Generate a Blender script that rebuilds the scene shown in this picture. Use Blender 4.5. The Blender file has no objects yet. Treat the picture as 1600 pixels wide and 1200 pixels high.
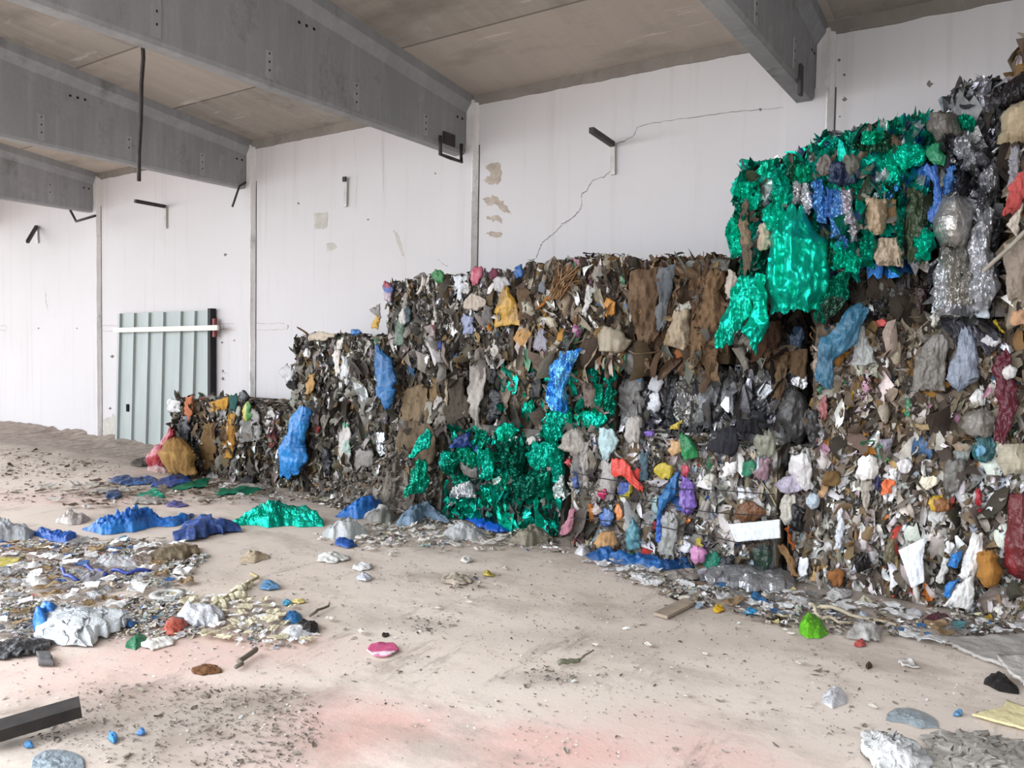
import bpy, math, random, zlib
import numpy as np
from mathutils import Vector, Matrix
sc = bpy.context.scene
C = sc.collection
RNG = np.random.default_rng(11)
random.seed(5)

# ------------------------------------------------------------------ camera
W, H = 1600, 1200
VR = np.array([1620., 560.]); VL = np.array([-1025., 513.]); PP = np.array([800., 600.])
F = math.sqrt(-float(np.dot(VL - PP, VR - PP)))
EYE = np.array([0., 0., 1.7])
def cdir(x, y):
    x = np.asarray(x, float); y = np.asarray(y, float)
    return np.stack([(x - 800) / F, -(y - 600) / F, -np.ones_like(x)], -1)
aY = cdir(*VR); aY /= np.linalg.norm(aY)
aX = -cdir(*VL); aX /= np.linalg.norm(aX)
aZ = np.cross(aX, aY)
ROT = np.array([aX, aY, aZ])
cam = bpy.data.cameras.new('camera'); cam.sensor_width = 36; cam.lens = F / W * 36
cam.clip_start = .05; cam.clip_end = 200
co = bpy.data.objects.new('camera', cam); C.objects.link(co)
m4 = np.eye(4); m4[:3, :3] = ROT; m4[:3, 3] = EYE
co.matrix_world = Matrix(m4.tolist())
sc.camera = co

def ray(x, y): return cdir(x, y) @ ROT.T
def onY(x, y, Y):
    d = ray(x, y); return EYE + d * (Y / d[..., 1])[..., None]
def onZ(x, y, z=0.):
    d = ray(x, y); return EYE + d * ((z - EYE[2]) / d[..., 2])[..., None]
def onX(x, y, X):
    d = ray(x, y); return EYE + d * (X / d[..., 0])[..., None]
def fx(px, Y, py=600): return float(onY(np.array(px), np.array(py), Y)[0])

# ------------------------------------------------------------------ noise
def _h(i, j, k, s):
    n = (i * 73856093) ^ (j * 19349663) ^ (k * 83492791) ^ (s * 2654435761)
    n = (n ^ (n >> 13)) * 1274126177
    n = n ^ (n >> 16)
    return (n & 0xffff) / 65535.0
def vn(p, s=0):
    p = np.asarray(p, float); i = np.floor(p).astype(np.int64); f = p - i
    f = f * f * (3 - 2 * f)
    r = 0
    for a in (0, 1):
        for b in (0, 1):
            for c in (0, 1):
                w = (f[..., 0] if a else 1 - f[..., 0]) * (f[..., 1] if b else 1 - f[..., 1]) * (f[..., 2] if c else 1 - f[..., 2])
                r = r + w * _h(i[..., 0] + a, i[..., 1] + b, i[..., 2] + c, s)
    return r
def fbm(p, o=3, s=0):
    p = np.asarray(p, float); r = 0; a = .5
    for k in range(o):
        r = r + a * (vn(p, s + k) * 2 - 1); p = p * 2.03; a *= .5
    return r
def ridge(p, o=3, s=0):
    p = np.asarray(p, float); r = 0; a = .6
    for k in range(o):
        r = r + a * (1 - 2 * np.abs(vn(p, s + k) * 2 - 1)); p = p * 2.1; a *= .5
    return r

# ------------------------------------------------------------------ colours and materials
def lin(c):
    if isinstance(c, str):
        c = c.lstrip('#'); c = [int(c[i:i + 2], 16) / 255 for i in (0, 2, 4)]
    return tuple(((v / 12.92) if v <= .04045 else ((v + .055) / 1.055) ** 2.4) for v in c)
def l4(c): return (*lin(c), 1)
class N:
    def __init__(s, name):
        s.m = bpy.data.materials.new(name); s.m.use_nodes = True; s.t = s.m.node_tree; s.t.nodes.clear()
        s.out = s.n('ShaderNodeOutputMaterial'); s.b = s.n('ShaderNodeBsdfPrincipled')
        s.l(s.b.outputs[0], s.out.inputs[0])
    def n(s, t, **k):
        x = s.t.nodes.new(t)
        for a, v in k.items(): setattr(x, a, v)
        return x
    def l(s, a, b): s.t.links.new(a, b)
    def set(s, **k):
        for a, v in k.items(): s.b.inputs[a.replace('_', ' ')].default_value = v
    def noise(s, scale=(1, 1, 1), sc=5, det=4, rough=.6, coord='Object', kind='ShaderNodeTexNoise'):
        tc = s.n('ShaderNodeTexCoord'); mp = s.n('ShaderNodeMapping'); mp.inputs['Scale'].default_value = scale
        s.l(tc.outputs[coord], mp.inputs[0]); t = s.n(kind); t.inputs['Scale'].default_value = sc
        if kind == 'ShaderNodeTexNoise':
            t.inputs['Detail'].default_value = det; t.inputs['Roughness'].default_value = rough
        s.l(mp.outputs[0], t.inputs['Vector']); return t
    def ramp(s, fac, stops):
        r = s.n('ShaderNodeValToRGB'); e = r.color_ramp.elements
        while len(e) < len(stops): e.new(.5)
        for x, (p, c) in zip(e, stops): x.position = p; x.color = l4(c) if not isinstance(c, float) else (c, c, c, 1)
        s.l(fac, r.inputs[0]); return r
    def mix(s, fac, a, b, mode='MIX'):
        x = s.n('ShaderNodeMix', data_type='RGBA', blend_type=mode)
        for v, i in ((fac, 0), (a, 6), (b, 7)):
            if hasattr(v, 'links'): s.l(v, x.inputs[i])
            elif i == 0: x.inputs[i].default_value = v
            else: x.inputs[i].default_value = v if len(v) == 4 else (*v, 1)
        return x.outputs[2]
    def math(s, op, a, b=0.):
        x = s.n('ShaderNodeMath', operation=op)
        for i, v in enumerate((a, b)):
            if hasattr(v, 'links'): s.l(v, x.inputs[i])
            else: x.inputs[i].default_value = v
        return x.outputs[0]
    def bump(s, h, dist=.01, st=.5):
        b = s.n('ShaderNodeBump'); b.inputs['Distance'].default_value = dist; b.inputs['Strength'].default_value = st
        s.l(h, b.inputs['Height']); s.l(b.outputs[0], s.b.inputs['Normal'])
    def color(s, c): s.l(c, s.b.inputs['Base Color'])

def plain(name, c, rough=.7, metal=0., var=.0):
    m = N(name); m.set(Base_Color=l4(c), Roughness=rough, Metallic=metal)
    if var:
        t = m.noise(sc=9, det=5)
        m.color(m.mix(m.ramp(t.outputs[0], [(.35, 0.), (.7, 1.)]).outputs[0], tuple(v * (1 - var) for v in lin(c)), tuple(min(1, v * (1 + var)) for v in lin(c))))
    return m.m
def attr_mat(name, rough, metal=0., spec=.5, trans=0., var=.25, clear=0., bump=.0):
    m = N(name); a = m.n('ShaderNodeAttribute'); a.attribute_name = 'Col'
    t = m.noise(sc=28, det=4, rough=.7)
    r = m.ramp(t.outputs[0], [(.3, 1 - var), (.7, 1.)])
    m.color(m.mix(1., a.outputs[0], r.outputs[0], 'MULTIPLY'))
    m.set(Roughness=rough, Metallic=metal, Specular_IOR_Level=spec)
    if bump:
        wr = m.noise(scale=(1, 1, .5), sc=13, det=5, rough=.62); ab = m.math('ABSOLUTE', m.math('SUBTRACT', wr.outputs[0], .5))
        m.bump(m.math('ADD', ab, m.math('MULTIPLY', m.noise(sc=60, det=2).outputs[0], .12)), .05, bump)
    if clear or trans:
        mx = m.n('ShaderNodeMixShader'); mx.inputs[0].default_value = clear or trans
        o = m.n('ShaderNodeBsdfTransparent' if clear else 'ShaderNodeBsdfTranslucent')
        if trans: m.l(a.outputs[0], o.inputs[0])
        m.l(m.b.outputs[0], mx.inputs[1]); m.l(o.outputs[0], mx.inputs[2]); m.l(mx.outputs[0], m.out.inputs[0])
    return m.m
MATTE = attr_mat('matte_scrap', .85, spec=.2, bump=.35)
FILM = attr_mat('plastic_film', .3, spec=.5, trans=.15, bump=.6)
FOIL = attr_mat('metallised_foil', .33, metal=.8, var=.12, bump=.5)
CLEAR = attr_mat('clear_film', .25, spec=.6, clear=.35, var=.1, bump=.6)
MATS = [MATTE, FILM, FOIL, CLEAR]
MI = {'matte': 0, 'film': 1, 'foil': 2, 'clear': 3}

# ------------------------------------------------------------------ object helpers
def link(name, me, parent=None, loc=None):
    o = bpy.data.objects.new(name, me); C.objects.link(o)
    if loc is not None: o.location = loc
    if parent is not None: o.parent = parent
    return o
def tag(o, label=None, cat=None, group=None, kind=None):
    if label: o['label'] = label
    if cat: o['category'] = cat
    if group: o['group'] = group
    if kind: o['kind'] = kind
    return o
def empty(name, loc=(0, 0, 0)):
    o = bpy.data.objects.new(name, None); C.objects.link(o); o.location = loc; o.empty_display_size = .1
    o.matrix_world = Matrix.Translation(loc); return o
def wloc(o):
    r = np.zeros(3)
    while o is not None: r = r + np.array(o.location); o = o.parent
    return r
class Soup:
    """collects vertices, faces, point colours and material slots for one mesh"""
    def __init__(s): s.v = []; s.f = []; s.c = []; s.m = []; s.n = 0; s.sm = []
    def add(s, v, f, col, mat=0, smooth=True):
        v = np.asarray(v, float).reshape(-1, 3)
        col = np.asarray(col, float)
        if col.ndim == 1: col = np.tile(col[:3], (len(v), 1))
        s.v.append(v); s.c.append(col[:, :3])
        f = [tuple(int(i) + s.n for i in q) for q in f] if not isinstance(f, np.ndarray) else (f + s.n).tolist()
        s.f += f; s.m += [mat] * len(f); s.sm += [smooth] * len(f); s.n += len(v)
    def build(s, name, mats=None, parent=None, loc=(0, 0, 0), rel=False):
        me = bpy.data.meshes.new(name)
        v = np.concatenate(s.v)
        if parent is None: v = v - np.array(loc)
        elif not rel: v = v - wloc(parent)
        me.from_pydata(v.tolist(), [], s.f)
        me.polygons.foreach_set('material_index', s.m); me.polygons.foreach_set('use_smooth', s.sm)
        a = me.attributes.new('Col', 'FLOAT_COLOR', 'POINT')
        c = np.concatenate(s.c); a.data.foreach_set('color', np.concatenate([c, np.ones((len(c), 1))], 1).ravel())
        for m in (mats or MATS): me.materials.append(m)
        me.update()
        o = link(name, me)
        if parent is not None:
            o.parent = parent
        else: o.location = loc
        return o
def solid(name, mat, v, f, parent=None, loc=(0, 0, 0), smooth=False, rel=False):
    s = Soup(); s.add(v, f, (1, 1, 1), 0, smooth); return s.build(name, [mat], parent, loc, rel)
BF = [(0, 1, 3, 2), (4, 6, 7, 5), (0, 4, 5, 1), (2, 3, 7, 6), (0, 2, 6, 4), (1, 5, 7, 3)]
def boxv(x0, x1, y0, y1, z0, z1): return [(x, y, z) for x in (x0, x1) for y in (y0, y1) for z in (z0, z1)]
def box(name, mat, x0, x1, y0, y1, z0, z1, parent=None): return solid(name, mat, boxv(x0, x1, y0, y1, z0, z1), BF, parent)
def bar_vf(p, q, w, d=None):
    p = np.array(p, float); q = np.array(q, float); t = q - p; t /= np.linalg.norm(t)
    a = np.cross(t, (0, 0, 1)) if abs(t[2]) < .9 else np.cross(t, (0, 1, 0)); a /= np.linalg.norm(a); b = np.cross(t, a)
    d = d or w
    v = [e + a * w / 2 * i + b * d / 2 * j for e in (p, q) for i in (-1, 1) for j in (-1, 1)]
    return v, BF
def bar(name, mat, p, q, w, d=None, parent=None, rel=False): v, f = bar_vf(p, q, w, d); return solid(name, mat, v, f, parent, rel=rel)
def tube_vf(pts, r, n=7):
    pts = np.array(pts, float); v = []; f = []
    k = len(pts)
    for i in range(k):
        t = pts[min(i + 1, k - 1)] - pts[max(i - 1, 0)]; t /= np.linalg.norm(t)
        a = np.cross(t, (.31, .17, 1.)); a /= np.linalg.norm(a); b = np.cross(t, a)
        rr = r[i] if hasattr(r, '__len__') else r
        for j in range(n):
            th = 2 * math.pi * j / n; v.append(pts[i] + rr * (a * math.cos(th) + b * math.sin(th)))
    for i in range(k - 1):
        for j in range(n):
            f.append((i * n + j, i * n + (j + 1) % n, (i + 1) * n + (j + 1) % n, (i + 1) * n + j))
    f.append(tuple(range(n - 1, -1, -1))); f.append(tuple(range((k - 1) * n, k * n)))
    return v, f
def tube(name, mat, pts, r, parent=None, n=7):
    v, f = tube_vf(pts, r, n); return solid(name, mat, v, f, parent, smooth=True)

def resample(L, n):
    L = np.array(L, float)
    if len(L) == 1: return np.tile(L, (n, 1))
    d = np.r_[0, np.cumsum(np.linalg.norm(np.diff(L, axis=0), axis=1) + 1e-6)]; d /= d[-1]
    t = np.linspace(0, 1, n)
    return np.stack([np.interp(t, d, L[:, 0]), np.interp(t, d, L[:, 1])], -1)
def gridf(nv, nu, off=0, flip=False):
    i = np.arange(nv - 1)[:, None] * nu + np.arange(nu - 1)[None] + off
    q = np.stack([i, i + 1, i + nu + 1, i + nu], -1).reshape(-1, 4)
    return q[:, ::-1] if flip else q
def trif(q, rng):
    k = rng.random(len(q)) < .5
    return np.concatenate([q[k][:, [0, 1, 2]], q[k][:, [0, 2, 3]], q[~k][:, [0, 1, 3]], q[~k][:, [1, 2, 3]]])
def colvar(n, cols, rng, p, scale):
    """patches of the given colours over points p"""
    cols = [np.array(lin(c)) for c in cols]
    if len(cols) == 1: base = np.tile(cols[0], (n, 1))
    else:
        s = int(rng.integers(1000)); t = vn(p * scale, s); t = np.clip((t - .25) / .5, 0, .999) * len(cols)
        base = np.array(cols)[t.astype(int)]
    return base
def shell(P, Nrm, th, cols, mat, rng, flat, scale):
    """closed skin: grid P (nv,nu,3) plus a back layer th behind it"""
    nv, nu = P.shape[:2]
    B = P - Nrm * th
    s = Soup()
    A = np.concatenate([P.reshape(-1, 3), B.reshape(-1, 3)])
    q = np.concatenate([gridf(nv, nu), gridf(nv, nu, nv * nu, True)])
    n0 = nv * nu
    rim = [r for r in ([(0, u) for u in range(nu)] + [(v, nu - 1) for v in range(1, nv)] + [(nv - 1, u) for u in range(nu - 2, -1, -1)] + [(v, 0) for v in range(nv - 2, 0, -1)])]
    idx = np.array([v * nu + u for v, u in rim]); nx = np.roll(idx, -1)
    q = np.concatenate([q, np.stack([nx, idx, idx + n0, nx + n0], -1)])
    if flat: q = trif(q, rng)
    s.add(A, q, colvar(len(A), cols, rng, A, scale), MI[mat], not flat)
    return s
def fsheet(name, L, R, Y, cols, mat='film', bulge=.05, crum=.02, th=.015, off=.0, n=None, parent=None, label=None, vert=True, rag=2.0, freq=None, seed=None, flat=None):
    """a sheet or bag on or before the bale fronts: L and R are its two edges, top to bottom"""
    rng = np.random.default_rng(zlib.crc32(str(L).encode()) % 100000 if seed is None else seed)
    cols = [cols] if isinstance(cols, str) else cols
    L = np.array(L, float); R = np.array(R, float)
    ht = max(abs(L[-1, 1] - L[0, 1]), 8); wd = max(np.abs(R[:, 0].max() - L[:, 0].min()), 6)
    nu = int(np.clip(wd / 1.7, 8, 46)); nv = int(np.clip(ht / 1.7, 9, 60))
    l = resample(L, nv); r = resample(R, nv)
    sd = int(rng.integers(900))
    ra = rag + (.11 * min(wd, ht) if rag >= 1 else 0); bulge = bulge * .45 if bulge <= .1 else bulge * .75
    for e, k in ((l, 0), (r, 9)):
        e += (np.stack([vn(np.c_[e * 3.2 / min(wd, ht), np.full(nv, k + .5)], sd), vn(np.c_[e * 3.2 / min(wd, ht), np.full(nv, k + 3.5)], sd + 1)], -1) - .5) * 2 * ra
        e += (rng.random((nv, 2)) - .5) * rag * .8
    u = np.linspace(0, 1, nu)[None, :, None]
    g = l[:, None] * (1 - u) + r[:, None] * u
    wob = np.cumsum(rng.normal(0, 1, (2, nu)), 1); wob -= wob.mean(1, keepdims=True); wob *= ((.04 * ht if rag >= 1 else 0) + rag * .6) / (np.abs(wob).max(1, keepdims=True) + .1)
    kk = np.linspace(1, 0, nv)[:, None] ** 3; g[..., 1] += wob[0] * kk + wob[1] * kk[::-1]
    P = onY(g[..., 0], g[..., 1], Y)
    uu = np.linspace(0, 1, nu)[None]; vv = np.linspace(0, 1, nv)[:, None]
    prof = np.sin(np.pi * uu) ** .6 * (np.sin(np.pi * np.clip(vv, .02, .98)) ** .35)
    size = max(.08, min(float(np.ptp(P[..., 0])), float(np.ptp(P[..., 2]))))
    fr = freq or 3.4 / size ** .7
    st = np.array([1.6, 1., .7]) if vert else np.array([.8, 1, 1.4])
    q = P * st * fr + rng.random(3) * 50
    d = off + bulge * prof + crum * (ridge(q, 4, sd) * 1.0 + fbm(q * 2.7, 3, sd + 5) * .9) + (.35 if flat is None else .22) * crum * ridge(P * np.array([30, 30, 9 if vert else 30]), 2, sd + 11)
    vd = P - EYE; vd /= np.linalg.norm(vd, axis=-1, keepdims=True)
    nrm = np.zeros_like(P); nrm[..., 1] = -1
    P = P + nrm * d[..., None] * .5 - vd * d[..., None] * .5
    s = shell(P, nrm, th, cols, mat, rng, (mat == 'foil') if flat is None else flat, 5.)
    o = s.build(name, None, parent, (0, 0, 0) if parent is not None else tuple(np.mean(P.reshape(-1, 3), 0) * [1, 1, 0] + [0, 0, float(P[..., 2].min())]))
    if label: o['label'] = label
    return o
def rect(x0, y0, x1, y1, lean=0):
    w = (x1 - x0) * .3; lean = lean + w * (_j(x0, y1, 3) - .5) * 2
    x0 += 0; a = w * _j(x0, y0, 1); b = w * _j(x1, y1, 2)
    return [(x0 + lean + a, y0), (x0 + lean * .5, (y0 + y1) / 2), (x0 + b * .6, y1)], [(x1 + lean - b * .6, y0), (x1 + lean * .5, (y0 + y1) / 2), (x1 - a, y1)]
    
    return [(x0 + lean, y0), (x0 + lean * .5, (y0 + y1) / 2), (x0, y1)], [(x1 + lean, y0), (x1 + lean * .5, (y0 + y1) / 2), (x1, y1)]
def _j(a, b, i): return (math.sin(a * 12.9898 + b * 78.233 + i * 37.7) * 43758.5) % 1
def ellip(x0, y0, x1, y1, n=7, lean=0):
    cx, cy, a, b = (x0 + x1) / 2, (y0 + y1) / 2, (x1 - x0) / 2, (y1 - y0) / 2
    L = []; R = []
    for i in range(n):
        th = math.pi * (.08 + .84 * i / (n - 1)); dx = a * math.sin(th) ** .7; yy = cy - b * math.cos(th)
        s = lean * (1 - 2 * i / (n - 1)) * .5
        L.append((cx - dx * (.8 + .4 * _j(x0, y0, i)) + s, yy)); R.append((cx + dx * (.8 + .4 * _j(y1, x1, i)) + s, yy))
    return L, R
def gsheet(name, L, R, cols, mat='film', label=None, cat=None, crum=.025, th=.008, lift=.006, group=None, rag=2., bulge=.0, parent=None, zb=0.):
    """a sheet lying on the floor: L and R edges far to near"""
    rng = np.random.default_rng(zlib.crc32(str(L).encode()) % 100000)
    cols = [cols] if isinstance(cols, str) else cols
    L = np.array(L, float); R = np.array(R, float)
    wd = max(R[:, 0].max() - L[:, 0].min(), 6)
    nu = int(np.clip(wd / 2.2, 7, 40)); nv = int(np.clip(nu * .7, 7, 26))
    l = resample(L, nv); r = resample(R, nv); sd = int(rng.integers(900))
    for e in (l, r): e += (rng.random((nv, 2)) - .5) * [2 * rag, .5 * rag]
    u = np.linspace(0, 1, nu)[None, :, None]
    g = l[:, None] * (1 - u) + r[:, None] * u
    P = onZ(g[..., 0], g[..., 1], zb)
    size = max(.08, min(float(np.ptp(P[..., 0])), float(np.ptp(P[..., 1]))))
    q = P * 2.6 / size ** .7 + rng.random(3) * 40
    uu = np.linspace(0, 1, nu)[None]; vv = np.linspace(0, 1, nv)[:, None]
    hgt = lift + th + np.abs(crum * (ridge(q, 3, sd) * .7 + .35 + fbm(q * 2.3, 2, sd) * .6)) + bulge * np.sin(np.pi * uu) * np.sin(np.pi * vv)
    P[..., 2] += hgt
    nrm = np.zeros_like(P); nrm[..., 2] = 1
    s = shell(P, nrm, th, cols, mat, rng, mat == 'foil', 4.)
    c = P.reshape(-1, 3).mean(0)
    o = s.build(name, None, parent, (0, 0, 0) if parent is not None else (float(c[0]), float(c[1]), zb))
    return tag(o, label, cat, group)
def gblob(name, T, B, cols, mat='film', label=None, cat=None, crum=.05, group=None, dep=.9, parent=None, zb=0., cscale=4., uscale=1., flat=None, puff=0.):
    """a crumpled heap of sheet on the floor: T its crest and B its foot, left to right"""
    rng = np.random.default_rng(zlib.crc32(str(T).encode()) % 100000)
    cols = [cols] if isinstance(cols, str) else cols
    wd = abs(T[-1][0] - T[0][0])
    nu = int(np.clip(wd / 1.5, 14, 90)); nv = 24
    t = resample(T, nu); b = resample(B, nu); sd = int(rng.integers(900))
    hp = float((b[:, 1] - t[:, 1]).max())
    if flat or (flat is None and hp < 19):
        k = np.linspace(0, 1, nv)[:, None, None]; gg = t[None] * (1 - k) + b[None] * k
        gg = gg + (np.stack([vn(np.concatenate([gg * .16, 0 * gg[..., :1]], -1), sd), vn(np.concatenate([gg * .16, 0 * gg[..., :1] + 5], -1), sd)], -1) - .5) * [hp * .5, hp * .2]
        P = onZ(gg[..., 0], gg[..., 1], zb); wx = max(.06, min(float(np.ptp(P[..., 0])), float(np.ptp(P[..., 1]))))
        q = P * 3.6 / wx ** .7 + rng.random(3) * 40; ed = np.sin(np.pi * np.linspace(0, 1, nv))[:, None] ** .5 * np.sin(np.pi * np.linspace(0, 1, nu))[None] ** .5
        cr = min(crum, .16 * wx) + .012
        P[..., 2] += .006 + np.abs(cr * (.5 + ridge(q, 4, sd) * .7 + fbm(q * 2.2, 2, sd) * .6)) * (.3 + .7 * ed) + puff * ed
        nrm = np.zeros_like(P); nrm[..., 2] = 1
        s = shell(P, nrm, .005, cols, mat, rng, mat == 'foil', cscale); c = P.reshape(-1, 3).mean(0)
        o = s.build(name, None, parent, (0, 0, 0) if parent is not None else (float(c[0]), float(c[1]), zb))
        return tag(o, label, cat, group)
    foot = onZ(b[:, 0], b[:, 1], zb)
    rt = ray(t[:, 0], t[:, 1])
    hd = foot[:, :2] - EYE[:2]; dist = np.linalg.norm(hd, axis=1); hd /= dist[:, None]
    rh = np.linalg.norm(rt[:, :2], axis=1)
    slope = rt[:, 2] / rh
    # crest height at the middle of the heap's depth
    h0 = np.maximum(.012, EYE[2] - zb + slope * dist)
    ue = np.linspace(0, 1, nu); end = np.clip(np.sin(np.pi * ue), 0, 1) ** .3
    D = np.clip(dep * h0 * 2 + .1, .06, 1.6) * (.25 + .75 * end)
    Hh = np.maximum(.012, EYE[2] - zb + slope * (dist + D / 2))
    hm = float(Hh.max()); crum = max(min(crum, .45 * hm), .26 * hm)
    cn = fbm(np.c_[foot[:, :2] * 3, np.zeros(nu)], 2, sd + 9)
    Hh = Hh * np.clip(.95 + .3 * cn, .7, 1.1) * (.12 + .88 * end)
    v = np.linspace(0, 1, nv)[:, None]
    lean = np.clip(.5 + .5 * fbm(np.c_[foot[:, :2] * 4, np.ones(nu) * 3], 2, sd + 4), .28, .72)[None]
    vv = np.where(v < .5, v * 2 * lean, lean + (v - .5) * 2 * (1 - lean))
    z = Hh[None] * np.sin(np.pi * v) ** .8
    P = np.zeros((nv, nu, 3))
    wob = fbm(np.c_[foot[:, :2] * 9, np.ones(nu)], 2, sd + 2)[None] * D[None] * .35 * np.cos(np.pi * v)
    P[..., :2] = foot[None, :, :2] + hd[None] * (D[None] * vv - wob * (v < .5))[..., None]
    P[..., 2] = zb + z + .004
    q = P * uscale * 5.2 / max(hm, .05) ** .55 + rng.random(3) * 40
    env = np.clip(np.sin(np.pi * v), 0.12, 1) * np.clip(Hh[None] / hm, .3, 1)
    sg = 1. if mat == 'foil' else -1.
    d = crum * env * (sg * ridge(q, 4, sd) * 1.0 + fbm(q * 2.3, 3, sd + 3) * .8)
    nz = np.sin(np.pi * v) * np.ones_like(z); ny = -np.cos(np.pi * v) * np.ones_like(z)
    P[..., :2] += hd[None] * (ny * d)[..., None]; P[..., 2] = np.maximum(zb + .003, P[..., 2] + nz * d)
    s = Soup(); f = gridf(nv, nu)
    if mat == 'foil': f = trif(f, rng)
    A = P.reshape(-1, 3)
    s.add(A, f, colvar(len(A), cols, rng, A, cscale), MI[mat], mat != 'foil')
    base = np.concatenate([P[0], P[-1]]); s.add(base, [(i, i + nu, i + nu + 1, i + 1) for i in range(nu - 1)], np.array(lin(cols[0])), MI[mat], False)
    c = A.mean(0)
    o = s.build(name, None, parent, (0, 0, 0) if parent is not None else (float(c[0]), float(c[1]), zb))
    return tag(o, label, cat, group)

# many small scraps at once: centres (k,3), frames (k,3) x3
def scraps(s, rng, c, U, V, Nn, w, l, col, mat, curl=.3, jit=.2, nu=3, nv=4, tilt=.6, twist=.5):
    k = len(c)
    a = rng.normal(0, twist, k)[:, None]; U2 = U * np.cos(a) + V * np.sin(a); V2 = V * np.cos(a) - U * np.sin(a)
    b = rng.normal(0, tilt, k)[:, None]; U3 = U2 * np.cos(b) + Nn * np.sin(b); N3 = Nn * np.cos(b) - U2 * np.sin(b)
    e = rng.normal(0, tilt * .5, k)[:, None]; V3 = V2 * np.cos(e) + N3 * np.sin(e); N4 = N3 * np.cos(e) - V2 * np.sin(e)
    uu, vv = np.meshgrid(np.linspace(-.5, .5, nu), np.linspace(-.5, .5, nv)); uu = uu.ravel(); vv = vv.ravel()
    nP = nu * nv
    ju = uu[None] + rng.normal(0, .07, (k, nP)); jv = vv[None] + rng.normal(0, .05, (k, nP))
    r1 = lambda: np.clip(rng.normal(0, 1, (k, 1)), -1.4, 1.4)
    ju = ju * (1 - (.25 + .5 * rng.random((k, 1))) * (np.abs(vv[None]) * 2) ** 2.2) + r1() * .22 * jv * jv + r1() * .12 * np.sin(jv * 7 + r1() * 3)
    nn = curl * (r1() * (ju ** 2 * 4 - .4) * w[:, None] + r1() * (jv ** 2 * 4 - .4) * l[:, None] * .5 + r1() * np.abs(ju) * w[:, None] * 1.4
         + np.abs(r1()) * .45 * np.sin(jv * (5 + 5 * rng.random((k, 1))) + r1() * 3) * w[:, None]) + rng.normal(0, jit, (k, nP)) * w[:, None]
    P = c[:, None] + U3[:, None] * (ju * w[:, None])[..., None] + V3[:, None] * (jv * l[:, None])[..., None] + N4[:, None] * nn[..., None]
    q = gridf(nv, nu)
    for mi in np.unique(mat):
        sel = np.where(mat == mi)[0]
        p = P[sel].reshape(-1, 3); f = (q[None] + (np.arange(len(sel)) * nP)[:, None, None]).reshape(-1, 4)
        s.add(p, f, np.repeat(col[sel], nP, 0), int(mi), mi != 2)
    return P
def pick(rng, pal, k, var=.12):
    cols = np.array([lin(c) for c, w, m in pal]); ws = np.array([w for c, w, m in pal], float); ms = np.array([MI[m] for c, w, m in pal])
    i = rng.choice(len(pal), k, p=ws / ws.sum())
    c = cols[i] * np.exp(rng.normal(0, var, (k, 1)) + rng.normal(0, var * .3, (k, 3)))
    return np.clip(c, 0, .95), ms[i]

# ================================================================== the building
D = 7.21; ZW = 4.445; SL = .112; ZC = 4.56
def zc(y): return ZC + SL * (D - y)
COLX = [-17.30, -13.33, -9.27, -5.38, -1.58]
XL, XR = -26., 2.6
YR = ROOF_END = -.4

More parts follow.
